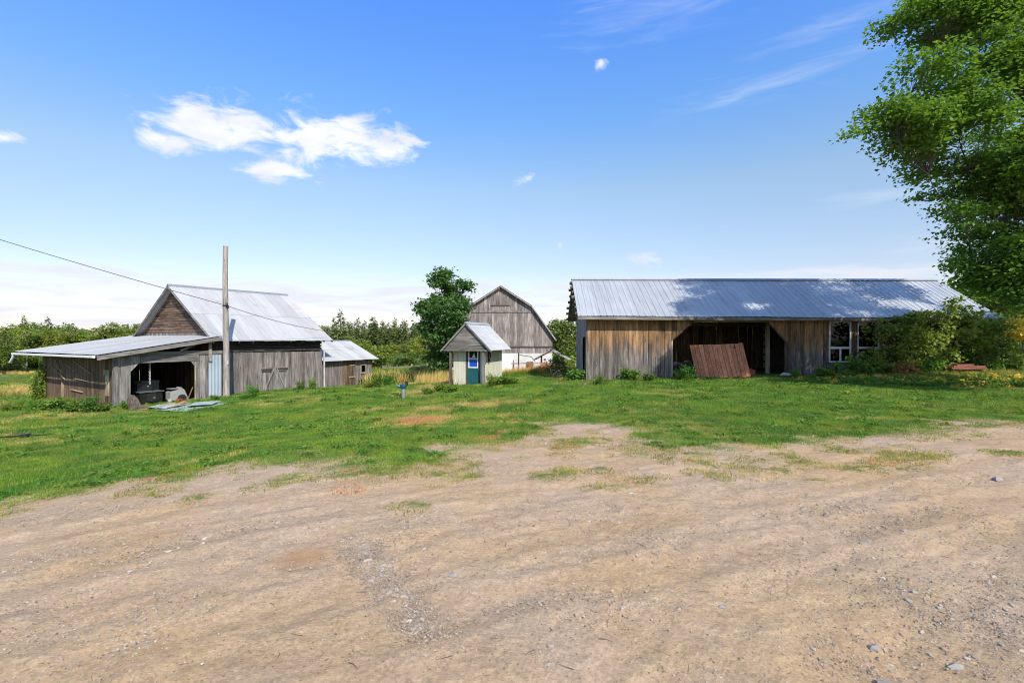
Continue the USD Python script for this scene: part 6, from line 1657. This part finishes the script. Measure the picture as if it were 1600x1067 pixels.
def grit(seed, n, rad, lo, hi):
    r_ = np.random.default_rng(seed)
    mb = MB()
    for k in range(n):
        m = rock(seed * 50 + k, 9)
        s_ = lo + (hi - lo) * r_.uniform() ** 3
        a_, e_ = r_.uniform(0, 6.28), rad * math.sqrt(r_.uniform())
        m.apply_transform(trimesh.transformations.rotation_matrix(r_.uniform(0, 6.28), (0, 0, 1))); m.vertices = m.vertices * (0.85, 0.85, 1.15)
        mb.add(m.vertices * s_ + (e_ * math.cos(a_), e_ * math.sin(a_), s_ * 0.12), m.faces)
    return mb


rng = np.random.default_rng(500)
pts = []
for y0, y1, dens in ((1.8, 3.2, 150), (3.2, 5.2, 110), (5.2, 12.0, 55)):
    n = int(dens * (y1 - y0) * (y0 + y1) * 1.1)
    y = np.sqrt(rng.uniform(y0 ** 2, y1 ** 2, n)); x = rng.uniform(-1.12, 1.12, n) * y
    pts.append(np.stack([x, y], 1))
e0, e1 = gp(562, 855)[:2], gp(672, 985)[:2]
u_ = rng.uniform(-0.1, 1.1, 900)[:, None]
pts.append(e0 + (e1 - e0) * u_ + rng.normal(size=(900, 2)) * 0.055)
for q0, q1, n_, w_ in (((1180, 800), (1370, 790), 120, .08), ((1310, 835), (1480, 790), 160, .10), ((1000, 860), (1080, 850), 40, .08), ((800, 950), (960, 940), 90, .07), ((560, 850), (700, 800), 90, 0.08), ((250, 850), (440, 810), 120, .12), ((60, 870), (260, 860), 110, .12), ((1400, 900), (1590, 1030), 260, .22), ((1250, 1000), (1400, 1060), 90, .12), ((1540, 960), (1600, 900), 110, .12), ((850, 850), (1000, 790), 60, .1)):
    h0, h1 = gp(*q0)[:2], gp(*q1)[:2]
    u_ = rng.uniform(0, 1, n_)[:, None]
    pts.append(h0 + (h1 - h0) * u_ + rng.normal(size=(n_, 2)) * w_)
n_bulk = sum(len(q) for q in pts[:3])
xy = np.vstack(pts)
z, g, d, w, ln = ground_z(xy[:, 0], xy[:, 1])
bulk = np.arange(len(xy)) < n_bulk
rough = np.clip((meshkit.fbm(np.stack([xy[:, 0], xy[:, 1], 0 * z], -1) * 1.1 + 4.4, 3, 91) - 0.40) * 4, 0, 1)
rightside = np.clip((xy[:, 0] - 0.8) / 2.2, 0, 1)
prob = np.where(bulk, np.clip(0.16 + 0.65 * ln ** 1.3 * (0.35 + rough) + 0.3 * rightside * rough, 0, 1), 1.0) * (g < 0.45)
keep = rng.uniform(0, 1, len(xy)) < prob
kind = np.where(bulk, rng.integers(0, 3, len(xy)), np.where(rng.uniform(0, 1, len(xy)) < 0.45, rng.integers(3, 7, len(xy)), rng.integers(0, 3, len(xy))))
kind = np.where(bulk & (rng.uniform(0, 1, len(xy)) < 0.10), rng.integers(3, 7, len(xy)), kind)
scl = np.where(kind < 3, rng.uniform(0.7, 1.3, len(xy)), (0.006 + 0.016 * rng.uniform(0, 1, len(xy)) ** 3.5) / 0.02) * np.interp(xy[:, 1], [2, 9], [0.9, 1.5])
P = np.stack([xy[:, 0], xy[:, 1], z + 0.001], 1)[keep]
PG = [[('pebble', grit(7 + k, 34, 0.16, 0.0022, 0.0085), M['gravel'])] for k in range(3)]
for k in range(4):
    m = rock(20 + k, 16); PG.append([('pebble', MB().add(m.vertices * 0.02 + (0, 0, 0.002), m.faces), M['gravel'])])
instancer('gravel', PG, P, scl[keep], rng.uniform(0, 6.28, len(P)), kind[keep], 'loose grey and tan gravel scattered over the bare yard', 'gravel')
# twigs and straws on the dirt
P, I = [], []
for px, py in zip(rng.uniform(0, 1600, 150), rng.uniform(740, 1060, 150)):
    q = gp(px, py)
    if ground_z(np.array([q[0]]), np.array([q[1]]))[1][0] < 0.4:
        P.append(q + (0, 0, 0.004)); I.append(int(rng.integers(0, 2)))
instancer('fallen_twigs', [[('twig', MB().tube([(-0.05, 0, 0), (0, 0.006, 0.004), (0.05, -0.004, 0)], [0.0022, 0.002, 0.001], 4), M['dark_log'])], [('twig', MB().tube([(-0.06, 0, 0), (0.06, 0.012, 0.003)], 0.0016, 4), M['grass_dry'])]],
          P, rng.uniform(0.25, 0.9, len(P)), rng.uniform(0, 6.28, len(P)), I, 'small twigs and straws lying on the bare yard', 'twigs')
